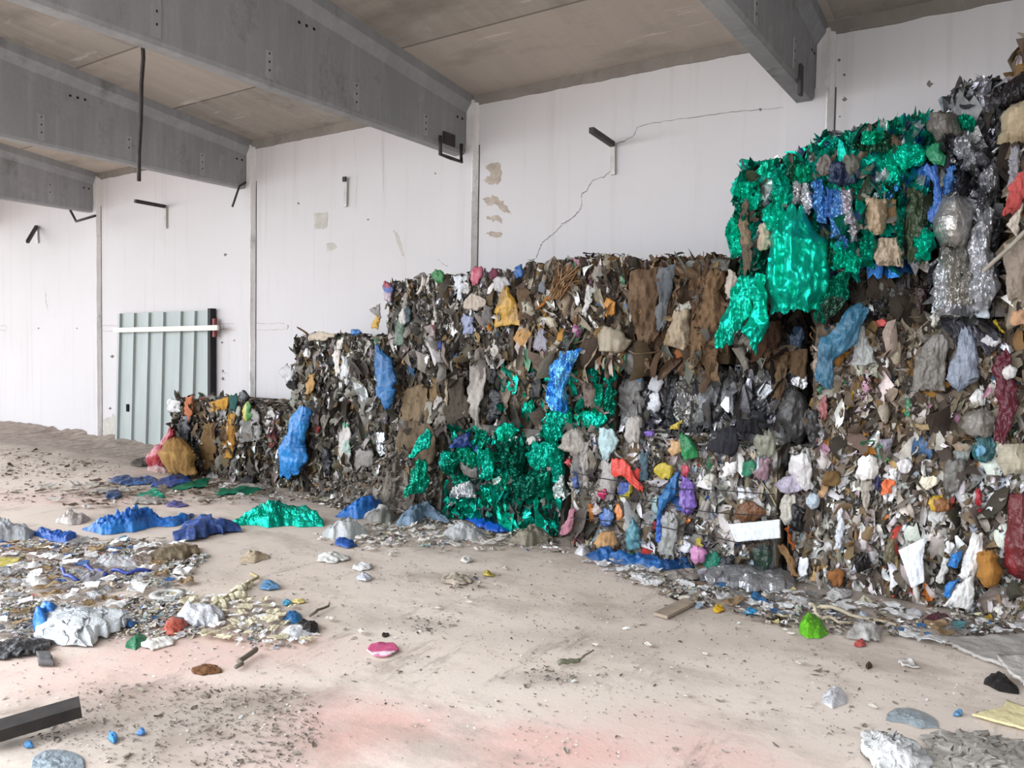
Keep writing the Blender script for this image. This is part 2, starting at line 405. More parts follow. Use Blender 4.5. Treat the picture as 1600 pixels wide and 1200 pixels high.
def mat_wall():
    m = N('white_painted_plaster')
    big = m.noise(sc=.35, det=4); fine = m.noise(sc=6, det=6); drip = m.noise(scale=(3.2, 1, .16), sc=2.2, det=5)
    c = m.mix(m.ramp(big.outputs[0], [(.35, 0.), (.75, 1.)]).outputs[0], lin('#c9c5c5'), lin('#c2bebd'))
    c = m.mix(m.ramp(drip.outputs[0], [(.55, 0.), (.75, .4)]).outputs[0], c, lin('#b0a8a1'))
    c = m.mix(m.ramp(fine.outputs[0], [(.58, 0.), (.74, .4)]).outputs[0], c, lin('#c4bebb'))
    m.color(c); m.set(Roughness=.8, Specular_IOR_Level=.2); m.bump(fine.outputs[0], .006, .3); return m.m
def mat_conc(name, a, b, c3, streak='z', panel=False):
    m = N(name)
    big = m.noise(sc=.9, det=6, rough=.65)
    sc_ = {'z': (3.5, 3.5, .25), 'y': (3.2, .22, 1), 'none': (1, 1, 1)}[streak]
    st = m.noise(scale=sc_, sc=1.6, det=6, rough=.7); fine = m.noise(sc=22, det=4)
    c = m.mix(m.ramp(big.outputs[0], [(.3, 0.), (.7, 1.)]).outputs[0], lin(a), lin(b))
    c = m.mix(m.ramp(st.outputs[0], [(.45, 0.), (.72, .75)]).outputs[0], c, lin(c3))
    c = m.mix(m.ramp(fine.outputs[0], [(.35, 0.), (.65, .22)]).outputs[0], c, lin(b))
    blot = m.noise(scale=(1, 1, .6), sc=2.3, det=8, rough=.75)
    c = m.mix(m.ramp(blot.outputs[0], [(.55, 0.), (.66, .45)]).outputs[0], c, lin('#5d5b58'))
    pale = m.noise(scale=(1.2, .8, .5), sc=3.1, det=8, rough=.7)
    c = m.mix(m.ramp(pale.outputs[0], [(.6, 0.), (.72, .4)]).outputs[0], c, lin('#c4c0bb'))
    if panel:
        tc = m.n('ShaderNodeTexCoord'); sp = m.n('ShaderNodeSeparateXYZ'); m.l(tc.outputs['Object'], sp.inputs[0])
        y = m.math('MULTIPLY', sp.outputs[1], 1 / 1.22)
        fr = m.math('FRACT', m.math('ADD', y, 60.1)); fl = m.math('FLOOR', m.math('ADD', y, 60.1))
        bay = m.math('FLOOR', m.math('MULTIPLY', m.math('ADD', sp.outputs[0], 5.5), 1 / 3.95))
        wn = m.n('ShaderNodeTexWhiteNoise', noise_dimensions='2D'); cb = m.n('ShaderNodeCombineXYZ')
        m.l(fl, cb.inputs[0]); m.l(bay, cb.inputs[1]); m.l(cb.outputs[0], wn.inputs[0])
        c = m.mix(m.math('MULTIPLY', wn.outputs[0], .85), c, lin('#c2b6aa'))
        edge = m.math('LESS_THAN', fr, .02)
        c = m.mix(m.math('MULTIPLY', edge, .65), c, lin('#4b453f'))
        mark = m.noise(scale=(.5, 2.4, 1), sc=1.7, det=7, rough=.75)
        c = m.mix(m.ramp(mark.outputs[0], [(.60, 0.), (.70, .65)]).outputs[0], c, lin('#ddd6cd'))
        dk = m.noise(scale=(.6, 1.4, 1), sc=.8, det=5)
        c = m.mix(m.ramp(dk.outputs[0], [(.52, 0.), (.72, .7)]).outputs[0], c, lin('#6c675f'))
    m.color(c); m.set(Roughness=.85, Specular_IOR_Level=.25); m.bump(fine.outputs[0], .006, .35); return m.m
def mat_floor():
    m = N('dusty_concrete_floor')
    tc = m.n('ShaderNodeTexCoord'); big = m.noise(sc=.55, det=5); mid = m.noise(sc=2.6, det=7, rough=.7); fine = m.noise(sc=38, det=4, rough=.7)
    c = m.mix(m.ramp(big.outputs[0], [(.35, 0.), (.65, 1.)]).outputs[0], lin('#e3d5c8'), lin('#d6c7b9'))
    def spot(x, y, rx, ry, rot=0., lo=.2, hi=1.1):
        mp = m.n('ShaderNodeMapping', vector_type='TEXTURE'); mp.inputs['Location'].default_value = (x, y, 0); mp.inputs['Rotation'].default_value = (0, 0, rot)
        mp.inputs['Scale'].default_value = (rx, ry, 50); m.l(tc.outputs['Object'], mp.inputs[0])
        ln = m.n('ShaderNodeVectorMath', operation='LENGTH'); m.l(mp.outputs[0], ln.inputs[0])
        dd = m.math('ADD', ln.outputs['Value'], m.math('MULTIPLY', m.math('SUBTRACT', mid.outputs[0], .5), 1.3))
        mr = m.n('ShaderNodeMapRange', interpolation_type='SMOOTHSTEP'); m.l(dd, mr.inputs[0])
        for i, v in ((1, lo), (2, hi), (3, 1.), (4, 0.)): mr.inputs[i].default_value = v
        return mr.outputs[0]
    def at(px, py): p = onZ(np.array(px), np.array(py)); return float(p[0]), float(p[1])
    pink = [((560, 1130), .55, .4, .75), ((840, 1180), .6, .4, .6), ((330, 1010), 1.0, .45, .45), ((120, 1060), 1.3, .4, .35), ((60, 870), 1.4, .5, .4), ((1000, 1150), .7, .4, .3), ((460, 1180), .6, .35, .4), ((100, 780), 2.2, .6, .3), ((1150, 1190), .5, .3, .35)]
    for (p, rx, ry, k) in pink:
        x, y = at(*p); c = m.mix(m.math('MULTIPLY', spot(x, y, rx, ry, .5), k), c, lin('#dcaaa0'))
    dirt = [((260, 1110), .95, .38, .55), ((300, 1170), .7, .3, .5), ((640, 975), .5, .15, .3), ((860, 1060), .3, .12, .4), ((1000, 1000), 1.4, .3, .25), ((1150, 960), 1.5, .35, .35), ((430, 1090), .5, .2, .4), ((700, 900), .6, .2, .2), ((250, 960), 1.6, .5, .35), ((100, 880), 1.8, .8, .35)]
    for (p, rx, ry, k) in dirt:
        x, y = at(*p); c = m.mix(m.math('MULTIPLY', spot(x, y, rx, ry, .6), k), c, lin('#7d7266'))
    # soil along the wall and the foot of the bales
    sp = m.n('ShaderNodeSeparateXYZ'); m.l(tc.outputs['Object'], sp.inputs[0])
    yy = m.math('ADD', sp.outputs[1], m.math('MULTIPLY', m.math('SUBTRACT', mid.outputs[0], .5), 1.6))
    mr = m.n('ShaderNodeMapRange', interpolation_type='SMOOTHSTEP'); m.l(yy, mr.inputs[0])
    for i, v in ((1, 4.7), (2, 6.6), (3, 0.), (4, .8)): mr.inputs[i].default_value = v
    c = m.mix(mr.outputs[0], c, lin('#74675b'))
    # scuffs and skid marks
    sk = m.noise(scale=(1.2, .35, 1), sc=3.2, det=8, rough=.78)
    c = m.mix(m.ramp(sk.outputs[0], [(.56, 0.), (.66, .6)]).outputs[0], c, lin('#86796e'))
    st2 = m.noise(scale=(.7, 1.3, 1), sc=1.1, det=9, rough=.72)
    c = m.mix(m.ramp(st2.outputs[0], [(.50, 0.), (.62, .5)]).outputs[0], c, lin('#9c8d80'))
    st3 = m.noise(scale=(1, .6, 1), sc=6.5, det=7, rough=.75)
    c = m.mix(m.ramp(st3.outputs[0], [(.62, 0.), (.68, .55)]).outputs[0], c, lin('#7b6e63'))
    lt = m.noise(sc=1.6, det=7, rough=.7)
    c = m.mix(m.ramp(lt.outputs[0], [(.50, 0.), (.68, .5)]).outputs[0], c, lin('#d6c9be'))
    spk = m.noise(sc=60, det=3, rough=.8)
    c = m.mix(m.ramp(spk.outputs[0], [(.64, 0.), (.70, .55)]).outputs[0], c, lin('#5b5148'))
    spw = m.noise(sc=47, det=2, rough=.8)
    c = m.mix(m.ramp(spw.outputs[0], [(.70, 0.), (.75, .5)]).outputs[0], c, lin('#d8cec4'))
    m.color(c); m.set(Roughness=.82, Specular_IOR_Level=.25)
    m.bump(m.math('ADD', fine.outputs[0], m.math('MULTIPLY', mid.outputs[0], 1.5)), .006, .25); return m.m
WALLM = mat_wall(); CEILM = mat_conc('ceiling_concrete', '#a8a199', '#938c85', '#7e7973', 'y', True)
BEAMM = mat_conc('beam_concrete', '#9c9c9d', '#8d8d8e', '#aaaaab', 'z')
EDGEM = mat_conc('edge_concrete', '#8f8880', '#7d766e', '#6b655e', 'none')
COLM = mat_conc('stripped_column_concrete', '#dedad7', '#b9b3ae', '#f0eeec', 'z')
STRIPM = mat_conc('anchor_strip_concrete', '#a4a4a4', '#989898', '#b4b3b1', 'none')
STEEL = plain('rusty_dark_steel', '#3a3432', .6, .3, .3); HOLE = plain('dark_hole', '#14120f', .95)
GALV = plain('pale_painted_steel', '#bdb8b2', .5, .2, .15)

# floor
st = solid('floor', mat_floor(), [(-40, -14, 0), (14, -14, 0), (14, D + .3, 0), (-40, D + .3, 0), (-40, -14, -.2), (14, -14, -.2), (14, D + .3, -.2), (-40, D + .3, -.2)],
           [(0, 1, 2, 3), (7, 6, 5, 4), (0, 4, 5, 1), (2, 6, 7, 3), (0, 3, 7, 4), (1, 5, 6, 2)]); tag(st, kind='structure')
wb = box('wall_back', WALLM, XL, XR + .2, D, D + .25, -.1, ZC + .3); tag(wb, kind='structure')
wr = box('added_wall_right', WALLM, XR, XR + .2, -6.0, D, -.1, 6.); tag(wr, kind='structure'); wr.data.materials[0] = BEAMM  # unseen wall, added in dark concrete to dim the right side
# sloping roof slab
y0 = ROOF_END
v = [(XL, y0, zc(y0)), (XR + .2, y0, zc(y0)), (XR + .2, D + .25, zc(D + .25)), (XL, D + .25, zc(D + .25))]
v += [(a, b, c + .2) for a, b, c in v]
tag(solid('ceiling', CEILM, v, [(3, 2, 1, 0), (4, 5, 6, 7), (0, 1, 5, 4), (2, 3, 7, 6), (1, 2, 6, 5), (0, 4, 7, 3)]), kind='structure')
# unpainted concrete edge along the top of the wall, ragged paint line
s = Soup(); n = 520; xs = np.linspace(XL, XR, n); jag = ZW + .012 * fbm(np.c_[xs * 9, xs * 0, xs * 0], 3)
fr = [(x, D - .012, z) for x, z in zip(xs, jag)] + [(x, D - .012, ZC + .02) for x in xs] + [(x, D, z) for x, z in zip(xs, jag)]
s.add(fr, [(i, i + 1, n + i + 1, n + i) for i in range(n - 1)] + [(2 * n + i, 2 * n + i + 1, i + 1, i) for i in range(n - 1)], (1, 1, 1), 0, False)
tag(s.build('trim_1', [EDGEM]), kind='structure')

# beams: deep precast web with a splayed top flange, on the columns
plates = {}
for bi, cx in enumerate(COLX):
    xr = cx - .11; xl = xr - .17; ys = [D, ROOF_END]
    prof = lambda y: [(xl + .02, 3.90), (xr - .02, 3.90), (xr, 3.93), (xr, zc(y) - .20), (xr + .075, zc(y) - .10), (xr + .075, zc(y)), (xl - .075, zc(y)), (xl - .075, zc(y) - .10), (xl, zc(y) - .20), (xl, 3.93)]
    vs = [(x, y, z) for y in ys for x, z in prof(y)]; k = 10
    b = solid('beam', BEAMM, vs, [(i, (i + 1) % k, k + (i + 1) % k, k + i) for i in range(k)] + [tuple(range(k - 1, -1, -1)), tuple(range(k, 2 * k))])
    tag(b, kind='structure')
    rg = np.random.default_rng(50 + bi)
    # cast-in anchor strips low on the web and triple holes high on it
    for yy in np.arange(D - .75, ROOF_END, -1.02):
        hh = .22 + rg.random() * .12
        a = box('anchor_strip', STRIPM, xr - .004, xr + .005, yy - .035, yy + .035, 3.95, 3.95 + hh, b)
        s2 = Soup()
        for zz in ((.5, .85) if rg.random() < .5 else (.3, .6, .9)): s2.add(boxv(xr + .003, xr + .007, yy - .007, yy + .007, 3.95 + hh * zz - .009, 3.95 + hh * zz + .009), BF, (1, 1, 1), 0, False)
        s2.build('bolt_hole', [HOLE], a)
    for yy in (D - .12, D - 2.3, D - 4.3, D - 6.3):
        s2 = Soup()
        for q in range(3):
            if yy > D - .3 and q == 2: continue
            s2.add(*tube_vf([(xr - .01, yy - q * .085, zc(yy) - .29), (xr + .004, yy - q * .085, zc(yy) - .285)], .015, 9), (1, 1, 1), 0, False)
        s2.build('through_hole', [HOLE], b)
    # column: painted front, bare right flank
    c = box('column', WALLM, cx - .34, cx - .012, D - .055, D, -.05, 4.0); tag(c, kind='structure')
    zz = np.linspace(-.05, ZC - .09, 90); e = .012 * fbm(np.c_[zz * 7, zz * 0, zz * 0 + bi], 3)
    vs = [(cx - .014, D - .058, z) for z in zz] + [(cx + .002 + k_, D - .06, z) for z, k_ in zip(zz, e)] + [(cx + .05 + k_ * .6, D - .002, z) for z, k_ in zip(zz, e)]
    m_ = len(zz)
    solid('bare_edge', COLM, vs, [(i, m_ + i, m_ + i + 1, i + 1) for i in range(m_ - 1)] + [(m_ + i, 2 * m_ + i, 2 * m_ + i + 1, m_ + i + 1) for i in range(m_ - 1)], c)
    box('column_head', COLM, cx - .105, cx + .0, D - .05, D, 3.9, ZC - .06, c)
    bar('joint_gap', plain('joint_shadow_gap', '#4a4542', .95) if bi == 0 else bpy.data.materials['joint_shadow_gap'], (cx + .052, D - .003, 0.), (cx + .052, D - .003, 4.0), .012, .006, c)

# marks on the wall: bare patches, holes and cracks, all on the wall's own skin
GREY = plain('bare_plaster', '#b4afa6', .9, var=.12); CRK = plain('crack_dark', '#6b645f', .95); BR = plain('brown_stain', '#a89b8e', .9, var=.2)
def wpatch(name, pts, mat, y=.003):
    P = [onY(np.array(a), np.array(b), D - y) for a, b in pts]
    n = len(P); v = [tuple(p) for p in P] + [(p[0], D + .001, p[2]) for p in P]
    return solid(name, mat, v, [tuple(range(n - 1, -1, -1))] + [(i, (i + 1) % n, n + (i + 1) % n, n + i) for i in range(n)], wb)
def ragged(pts, amp=1.2, seg=4, seed=1):
    r = random.Random(seed); out = []
    for i, p in enumerate(pts):
        q = pts[(i + 1) % len(pts)]
        for t in range(seg):
            f = t / seg; out.append((p[0] + (q[0] - p[0]) * f + r.uniform(-amp, amp), p[1] + (q[1] - p[1]) * f + r.uniform(-amp, amp)))
    return out
wpatch('bare_patch', ragged([(491, 333), (512, 332), (511, 355), (505, 358), (492, 358)], .8), GREY)
wpatch('bare_patch', ragged([(510, 380), (520, 379), (527, 386), (520, 391), (511, 393)], .8), GREY)
wpatch('bare_patch', ragged([(614, 359), (620, 364), (626, 378), (631, 401), (628, 400), (622, 384)], .6), GREY)
wpatch('bare_patch', ragged([(162, 655), (178, 648), (183, 660), (183, 688), (160, 686)], 2.5), GREY)
for i, q in enumerate([[(757, 262), (768, 254), (780, 254), (784, 272), (778, 288), (764, 288), (756, 280), (768, 272)], [(755, 310), (770, 306), (782, 312), (794, 326), (800, 335), (786, 331), (772, 318), (762, 322)], [(758, 340), (775, 336), (786, 342), (784, 348), (770, 345)], [(756, 366), (768, 362), (785, 364), (780, 372), (768, 368)]]):
    wpatch('bare_patch', ragged(q, 2.0, 4, i), BR)
def crack(pts, w=1.0, seed=0, mat=None):
    r = random.Random(seed); up = []; lo = []
    P = resample(pts, max(10, int(len(pts) * 7)))
    for x, y in P:
        x += r.uniform(-.9, .9); y += r.uniform(-.9, .9); ww = w * r.uniform(.3, .75); up.append((x, y - ww)); lo.append((x + ww, y + ww))
    A = [onY(np.array(a), np.array(b), D - .002) for a, b in up + lo]; n = len(up)
    solid('crack', mat or CRK, [tuple(p) for p in A], [(i, n + i, n + i + 1, i + 1) for i in range(n - 1)], wb)
crack([(996, 198), (990, 212), (976, 220), (962, 224), (960, 262), (944, 276), (926, 282), (916, 298), (908, 304), (908, 326), (892, 342), (878, 350), (866, 364), (846, 380), (838, 402)], .9, 1)
crack([(996, 198), (1020, 192), (1090, 182), (1150, 174), (1225, 168)], .7, 2)
crack([(1233, 170), (1234, 200), (1232, 240)], .8, 3)
crack([(552, 210), (558, 270), (556, 330)], .5, 5, BR); crack([(598, 215), (599, 300)], .5, 6, BR); crack([(706, 250), (706, 380)], .5, 7, BR)
crack([(70, 455), (74, 485)], .8, 8); crack([(683, 406), (700, 418)], .8, 9)
for (x, y, r_) in [(1188, 171, 2.6), (1453, 131, 5), (1320, 155, 4), (1294, 173, 2.4), (1311, 94, 3), (1319, 117, 2.4), (1312, 182, 1.6), (575, 343, 1.8), (352, 398, 3), (380, 435, 1.6), (347, 535, 2), (348, 580, 2), (366, 532, 1.5), (175, 557, 3.2), (348, 592, 2.5), (466, 318, 2), (680, 271, 1.5), (120, 513, 1.3), (60, 513, 1.2), (172, 638, 2.5), (3, 662, 3), (133, 685, 3)]:
    wpatch('wall_hole', ragged([(x - r_, y), (x, y - r_), (x + r_, y), (x, y + r_)], r_ * .25, 2, int(x)), CRK)
# faint conduit outlines left and right of the metal door
for k, q in enumerate([[(0, 509), (10, 509), (10, 516), (0, 516)], [(158, 509), (184, 509)], [(158, 517), (182, 517)], [(340, 506), (367, 506)], [(337, 514), (367, 515)], [(349, 505), (349, 515)], [(396, 506), (444, 505), (444, 515), (397, 516)], [(447, 505), (451, 510), (447, 516)], [(346, 583), (355, 583)], [(346, 594), (353, 594)]]):
    crack(q, .7, 20 + k, BR)

# steel brackets and rods left on the wall and beams
def pw(x, y, Y=D): return onY(np.array(x), np.array(y), Y)
def bracket(label, base_t, base_b, tip, w=.05, mat2=GALV):
    a = pw(*base_t, D - .02); b = pw(*base_b, D - .02)
    e = empty('wall_bracket', (float(a[0]), D, float(min(a[2], b[2]))))
    def rel(p): return tuple(np.array(p) - np.array(e.location))
    bar('mounting_bar', mat2, rel(a), rel(b), .05, .03, e, True)
    # arm sticks out of the wall (towards the room): find where its tip lies on the arm's height line
    d = ray(np.array(tip[0]), np.array(tip[1])); t = (a[2] - EYE[2] + tip[2]) / d[2]; p = EYE + d * t
    bar('arm', STEEL, rel(a + np.array([0, -.01, 0])), rel(p), w, w, e, True)
    tag(e, label, 'bracket', 'steel wall brackets'); return e
bracket('dark steel bracket arm over the crack in the white wall', (958, 226), (958, 273), (924, 203, 0.0))
bracket('dark steel bracket arm high on the wall above the metal door', (259, 323), (259, 357), (211, 314, 0.0))
bracket('dark steel bracket at the far left, its arm bent downward', (58, 354), (59, 380), (43, 378, -.36))
e = empty('wall_bracket', tuple(pw(541, 323, D)))
a, b = pw(541, 282, D - .02), pw(540, 323, D - .02)
bar('mounting_bar', GALV, tuple(a - np.array(e.location)), tuple(b - np.array(e.location)), .05, .03, e, True)
bar('bolt_head', STEEL, tuple(a - np.array(e.location) - [0, .03, .02]), tuple(a - np.array(e.location) - [0, .03, -.04]), .05, .03, e, True)
tag(e, 'short upright steel mounting bar without an arm, alone on the wall', 'bracket', 'steel wall brackets')
def rod(label, pts, Yx, w, cat='rod', name='steel_rod', isX=True):
    P = [onX(np.array(x), np.array(y), Yx) if isX else pw(x, y, Yx) for x, y in pts]
    s = Soup()
    v, f = tube_vf(P, w, 6); s.add(v, f, (1, 1, 1), 0, True)
    c = np.mean(P, 0); o = s.build(name, [STEEL], None, (float(c[0]), float(c[1]), float(c[2]))); return tag(o, label, cat)
rod('long thin rusty rod hanging down from the ceiling', [(222, 54), (224, 90), (221, 130), (220, 190), (217, 240), (217, 283)], -6.9, .018, name='hanging_rod')
rod('rusty U-shaped steel loop hanging at the wall end of the big beam', [(688, 212), (688, 241), (704, 247), (721, 253), (721, 225)], -5.44, .022, name='hanging_steel_loop', cat='loop')
rod('thin bent steel rod under the wall end of a beam above the metal door', [(384, 285), (374, 291), (363, 323)], -9.34, .015, name='hanging_bent_rod')
rod('V-shaped bent steel rod beside the leftmost column', [(110, 329), (119, 346), (149, 337)], D - .5, .02, isX=False, name='hanging_bent_rod')
q = onX(np.array(706.), np.array(216.), -5.44)
o = box('beam_plate', STEEL, float(q[0]) - .05, float(q[0]) - .03, float(q[1]) - .1, float(q[1]) + .1, float(q[2]) - .07, float(q[2]) + .06); tag(o, 'small dark steel plate on the big beam behind the U-shaped loop', 'plate')  # thin steel plate on the beam, not a box
q = onX(np.array(1251.), np.array(125.), -1.68)
o = box('mounting_plate', STEEL, float(q[0]) - .012, float(q[0]) + .012, float(q[1]) - .04, float(q[1]) + .04, float(q[2]) - .12, float(q[2]) + .12); tag(o, 'narrow dark steel plate at the wall end of the rightmost beam', 'plate')

# corrugated metal door leaning on the wall
GRN = N('grey_green_sheet_steel'); nz = GRN.noise(scale=(1, 1, .2), sc=4, det=5)
GRN.color(GRN.mix(GRN.ramp(nz.outputs[0], [(.35, 0.), (.7, 1.)]).outputs[0], lin('#8d9490'), lin('#9aa19d'))); GRN.set(Roughness=.5, Metallic=.0); GRN = GRN.m
xa, xb = fx(184, D - .08, 590), fx(327, D - .08, 590); zt = 2.17
dr = empty('corrugated_metal_door', ((xa + xb) / 2, D - .06, 0.02))
ribs = [240, 335, 432, 530, 645, 738]
px_r = [130 + q / 4.286 for q in ribs]; xr_ = [fx(p, D - .08, 590) for p in px_r]
prof = [(xa, 0.)]
for x in xr_[0:]:
    if x < xa + .03: x = xa + .04
    prof += [(x - .012, 0.), (x, -.035), (x + .055, -.035), (x + .07, 0.)]
prof += [(xb, 0.)]
lean = .05; vs = []
for zz in (0.02, zt):
    for (x, y) in prof: vs.append((x - dr.location[0], y + (-.06 if zz < 1 else 0.) , zz - .02 + (0.02 * (x - xa) / (xb - xa) if zz > 1 else 0)))
for zz in (0.02, zt):
    for (x, y) in prof: vs.append((x - dr.location[0], y + .012 + (-.06 if zz < 1 else 0.), zz - .02 + (0.02 * (x - xa) / (xb - xa) if zz > 1 else 0)))
n = len(prof)
fs = [(i, i + 1, n + i + 1, n + i) for i in range(n - 1)] + [(2 * n + i + 1, 2 * n + i, 3 * n + i, 3 * n + i + 1) for i in range(n - 1)] + [(i, n + i, 3 * n + i, 2 * n + i) for i in (0, n - 1)] + [(n + i, n + i + 1, 3 * n + i + 1, 3 * n + i) for i in range(n - 1)]
solid('ribbed_sheet', GRN, vs, fs, dr, rel=True)
solid('edge_frame', plain('frame_shade_black', '#1d1c1c', .8), boxv(xb - dr.location[0] + .002, xb - dr.location[0] + .07, -.05, .04, 0, zt + .03), BF, dr, rel=True)  # near-black paints the shadow on the door frame and its gap
P0 = onY(np.array(178.), np.array(516.), D - .16); P1 = onY(np.array(341.), np.array(512.), D - .16)
v, f = bar_vf(P0 - np.array(dr.location), P1 - np.array(dr.location), .035, .075); solid('crossbar', plain('cream_painted_bar', '#d3cfc3', .6, var=.1), v, f, dr, rel=True)
v, f = bar_vf(np.array([xb + .13 - dr.location[0], -.02, 1.78]), np.array([xb + .13 - dr.location[0], -.02, 2.05]), .05, .05); solid('hinge', plain('red_primer', '#7d3b3a', .7), v, f, dr, rel=True)
solid('handle', HOLE, boxv(xr_[0] + .36, xr_[0] + .40, -.08, -.05, .52, .66) if False else [(x + fx(201, D - .1) - dr.location[0], y - .075, z + .55) for x, y, z in boxv(-.02, .02, 0, .03, 0, .12)], BF, dr, rel=True)
tag(dr, 'grey-green corrugated metal door with a cream crossbar, on the white wall', 'door')

# soil heaped along the foot of the wall at the far left
s = Soup(); nu, nv = 150, 16
xs = np.linspace(-22, -9.8, nu); P = np.zeros((nv, nu, 3))
for j in range(nv):
    t = j / (nv - 1); P[j, :, 0] = xs; P[j, :, 1] = D - .01 - t * (.95 + .35 * vn(np.c_[xs * 1.3, xs * 0, xs * 0], 9))
    P[j, :, 2] = .11 * (1 - t) ** 1.8 * np.clip((-9.9 - xs) / 1.2, 0, 1) + .035 * (1 - t) * fbm(np.c_[xs * 3, np.full(nu, t * 4), xs * 0], 4) * 2 + .004 - .012 * (j == nv - 1)
s.add(P, gridf(nv, nu)[:, ::-1], (1, 1, 1), 0, True)
SOIL = N('loose_soil'); a = SOIL.noise(sc=7, det=7, rough=.75); SOIL.color(SOIL.ramp(a.outputs[0], [(.3, '#6b5e52'), (.5, '#93857a'), (.7, '#b3a598')]).outputs[0]); SOIL.set(Roughness=.95); SOIL.bump(a.outputs[0], .03, .8)
o = s.build('dirt_bank', [SOIL.m]); tag(o, 'brown soil heaped along the foot of the white wall beside the metal door', 'dirt', kind='stuff')
SOILM = SOIL.m

# ================================================================== the bales
SIL = [('#c9c9cc', 3, 'foil'), ('#8e8e92', 2, 'foil')]
PAL = {
 'grey': [('#4a443e', 3, 'matte'), ('#5b544c', 4, 'matte'), ('#7d766e', 4, 'matte'), ('#a39c92', 3, 'film'), ('#d4cec7', 2.0, 'film'), ('#6b5b45', 2, 'matte'), ('#8a6f4a', 1.2, 'matte'), ('#35312d', 1.6, 'film'), ('#eeeae6', .9, 'matte'), ('#c9c9cc', .8, 'foil'), ('#7b3a36', .12, 'film'), ('#3f6a96', .12, 'film'), ('#4e7d5d', .12, 'film')],
 'dust': [('#4a443d', 4, 'matte'), ('#615a52', 5, 'matte'), ('#7c746a', 4, 'matte'), ('#968d82', 2, 'matte'), ('#bdb5aa', 1.0, 'film'), ('#6f5c44', 2, 'matte'), ('#3d3832', 2, 'matte'), ('#c9c9cc', .6, 'foil')],
 'mixed': [('#dcd6d0', 4, 'film'), ('#b5aca4', 4, 'film'), ('#8f877f', 4, 'film'), ('#efecea', 2.4, 'matte'), ('#6d655c', 3, 'matte'), ('#453f3a', 2.4, 'matte'), ('#b9ccd0', 1.4, 'film'), ('#7a6a55', 2, 'matte'), ('#c7b79c', 1.5, 'matte'), ('#2b2927', 1.2, 'film'), ('#c9c9cc', .5, 'foil'), ('#c4443c', .14, 'film'), ('#d98a3c', .18, 'film'), ('#3a6fb5', .22, 'film'), ('#4f9b6a', .18, 'film'), ('#c8b23e', .12, 'film'), ('#8b6bb0', .15, 'film'), ('#cf95a8', .18, 'film')],
 'white': [('#e6e1dc', 4, 'film'), ('#bdb4ab', 3, 'matte'), ('#8f857a', 4, 'matte'), ('#f4f1ee', 2.6, 'matte'), ('#675c50', 4, 'matte'), ('#4c443c', 3, 'matte'), ('#7e6a50', 2.2, 'matte'), ('#a98b62', 1.2, 'matte'), ('#332e29', 1.4, 'film'), ('#c4483c', .16, 'film'), ('#d8833c', .22, 'film'), ('#c9d6de', .8, 'film'), ('#3a6fb5', .08, 'film'), ('#c8b23e', .12, 'film')],
 'brownmix': [('#4a4038', 3, 'matte'), ('#6a5c4e', 4, 'matte'), ('#8b7d6c', 4, 'matte'), ('#a99c8a', 2.4, 'film'), ('#d3cbc0', 1.6, 'film'), ('#3d362f', 2.2, 'matte'), ('#7b5f3d', 2, 'matte'), ('#b2823e', .4, 'matte'), ('#efebe6', .8, 'matte'), ('#5b7fa8', .25, 'film'), ('#b98aa0', .2, 'film'), ('#4f8a66', .2, 'film'), ('#c9c9cc', .5, 'foil')],
 'earth': [('#594636', 4, 'matte'), ('#6b5643', 4, 'matte'), ('#4b3a2b', 3, 'matte'), ('#8d7355', 2, 'matte'), ('#a38e70', .8, 'matte'), ('#62605a', 1.4, 'matte')],
 'dark': [('#2b2622', 4, 'matte'), ('#3d352d', 4, 'matte'), ('#544a3f', 3, 'matte'), ('#6d6152', 1.5, 'film'), ('#8d8579', .8, 'film'), ('#1e1b19', 2, 'film'), ('#c9c9cc', .4, 'foil')],  # near-black tones carry the shadow beneath the green foil bale
 'green': [('#0cac94', 4, 'foil'), ('#18ccb0', 3, 'foil'), ('#087a62', 4, 'foil'), ('#0e5648', 2, 'foil'), ('#494a46', 2.2, 'matte'), ('#6e6a62', 1.6, 'matte'), ('#c9c9cc', 1.6, 'foil'), ('#2f2d2a', 1.6, 'film')],
 'greenmix': [('#0cac94', 3, 'foil'), ('#087a62', 2, 'foil'), ('#5d554b', 4, 'matte'), ('#7b7166', 4, 'matte'), ('#9d9387', 2, 'film'), ('#39332d', 3, 'matte'), ('#cfc8bf', 1, 'film'), ('#8a6f4a', 1, 'matte')],
 'silver': [('#c9c9cc', 4, 'foil'), ('#97979b', 4, 'foil'), ('#55555a', 3, 'foil'), ('#2a2a2c', 4, 'film'), ('#6c6b6c', 3, 'film'), ('#a5a3a2', 2, 'clear'), ('#4a4541', 3, 'matte'), ('#7b7268', 1.2, 'matte')],
 'top': [('#0cac94', 4, 'foil'), ('#18ccb0', 3, 'foil'), ('#087a62', 3, 'foil'), ('#c9c9cc', 2.4, 'foil'), ('#2f6ba8', 1.2, 'foil'), ('#3f4a36', 1.2, 'film'), ('#6e6050', 1.4, 'matte'), ('#9a8f86', 1, 'film'), ('#27345a', .8, 'film')],
}
NAMES = {0: 'paper_scrap', 1: 'plastic_scrap', 2: 'foil_scrap', 3: 'film_scrap'}
BALES = {}
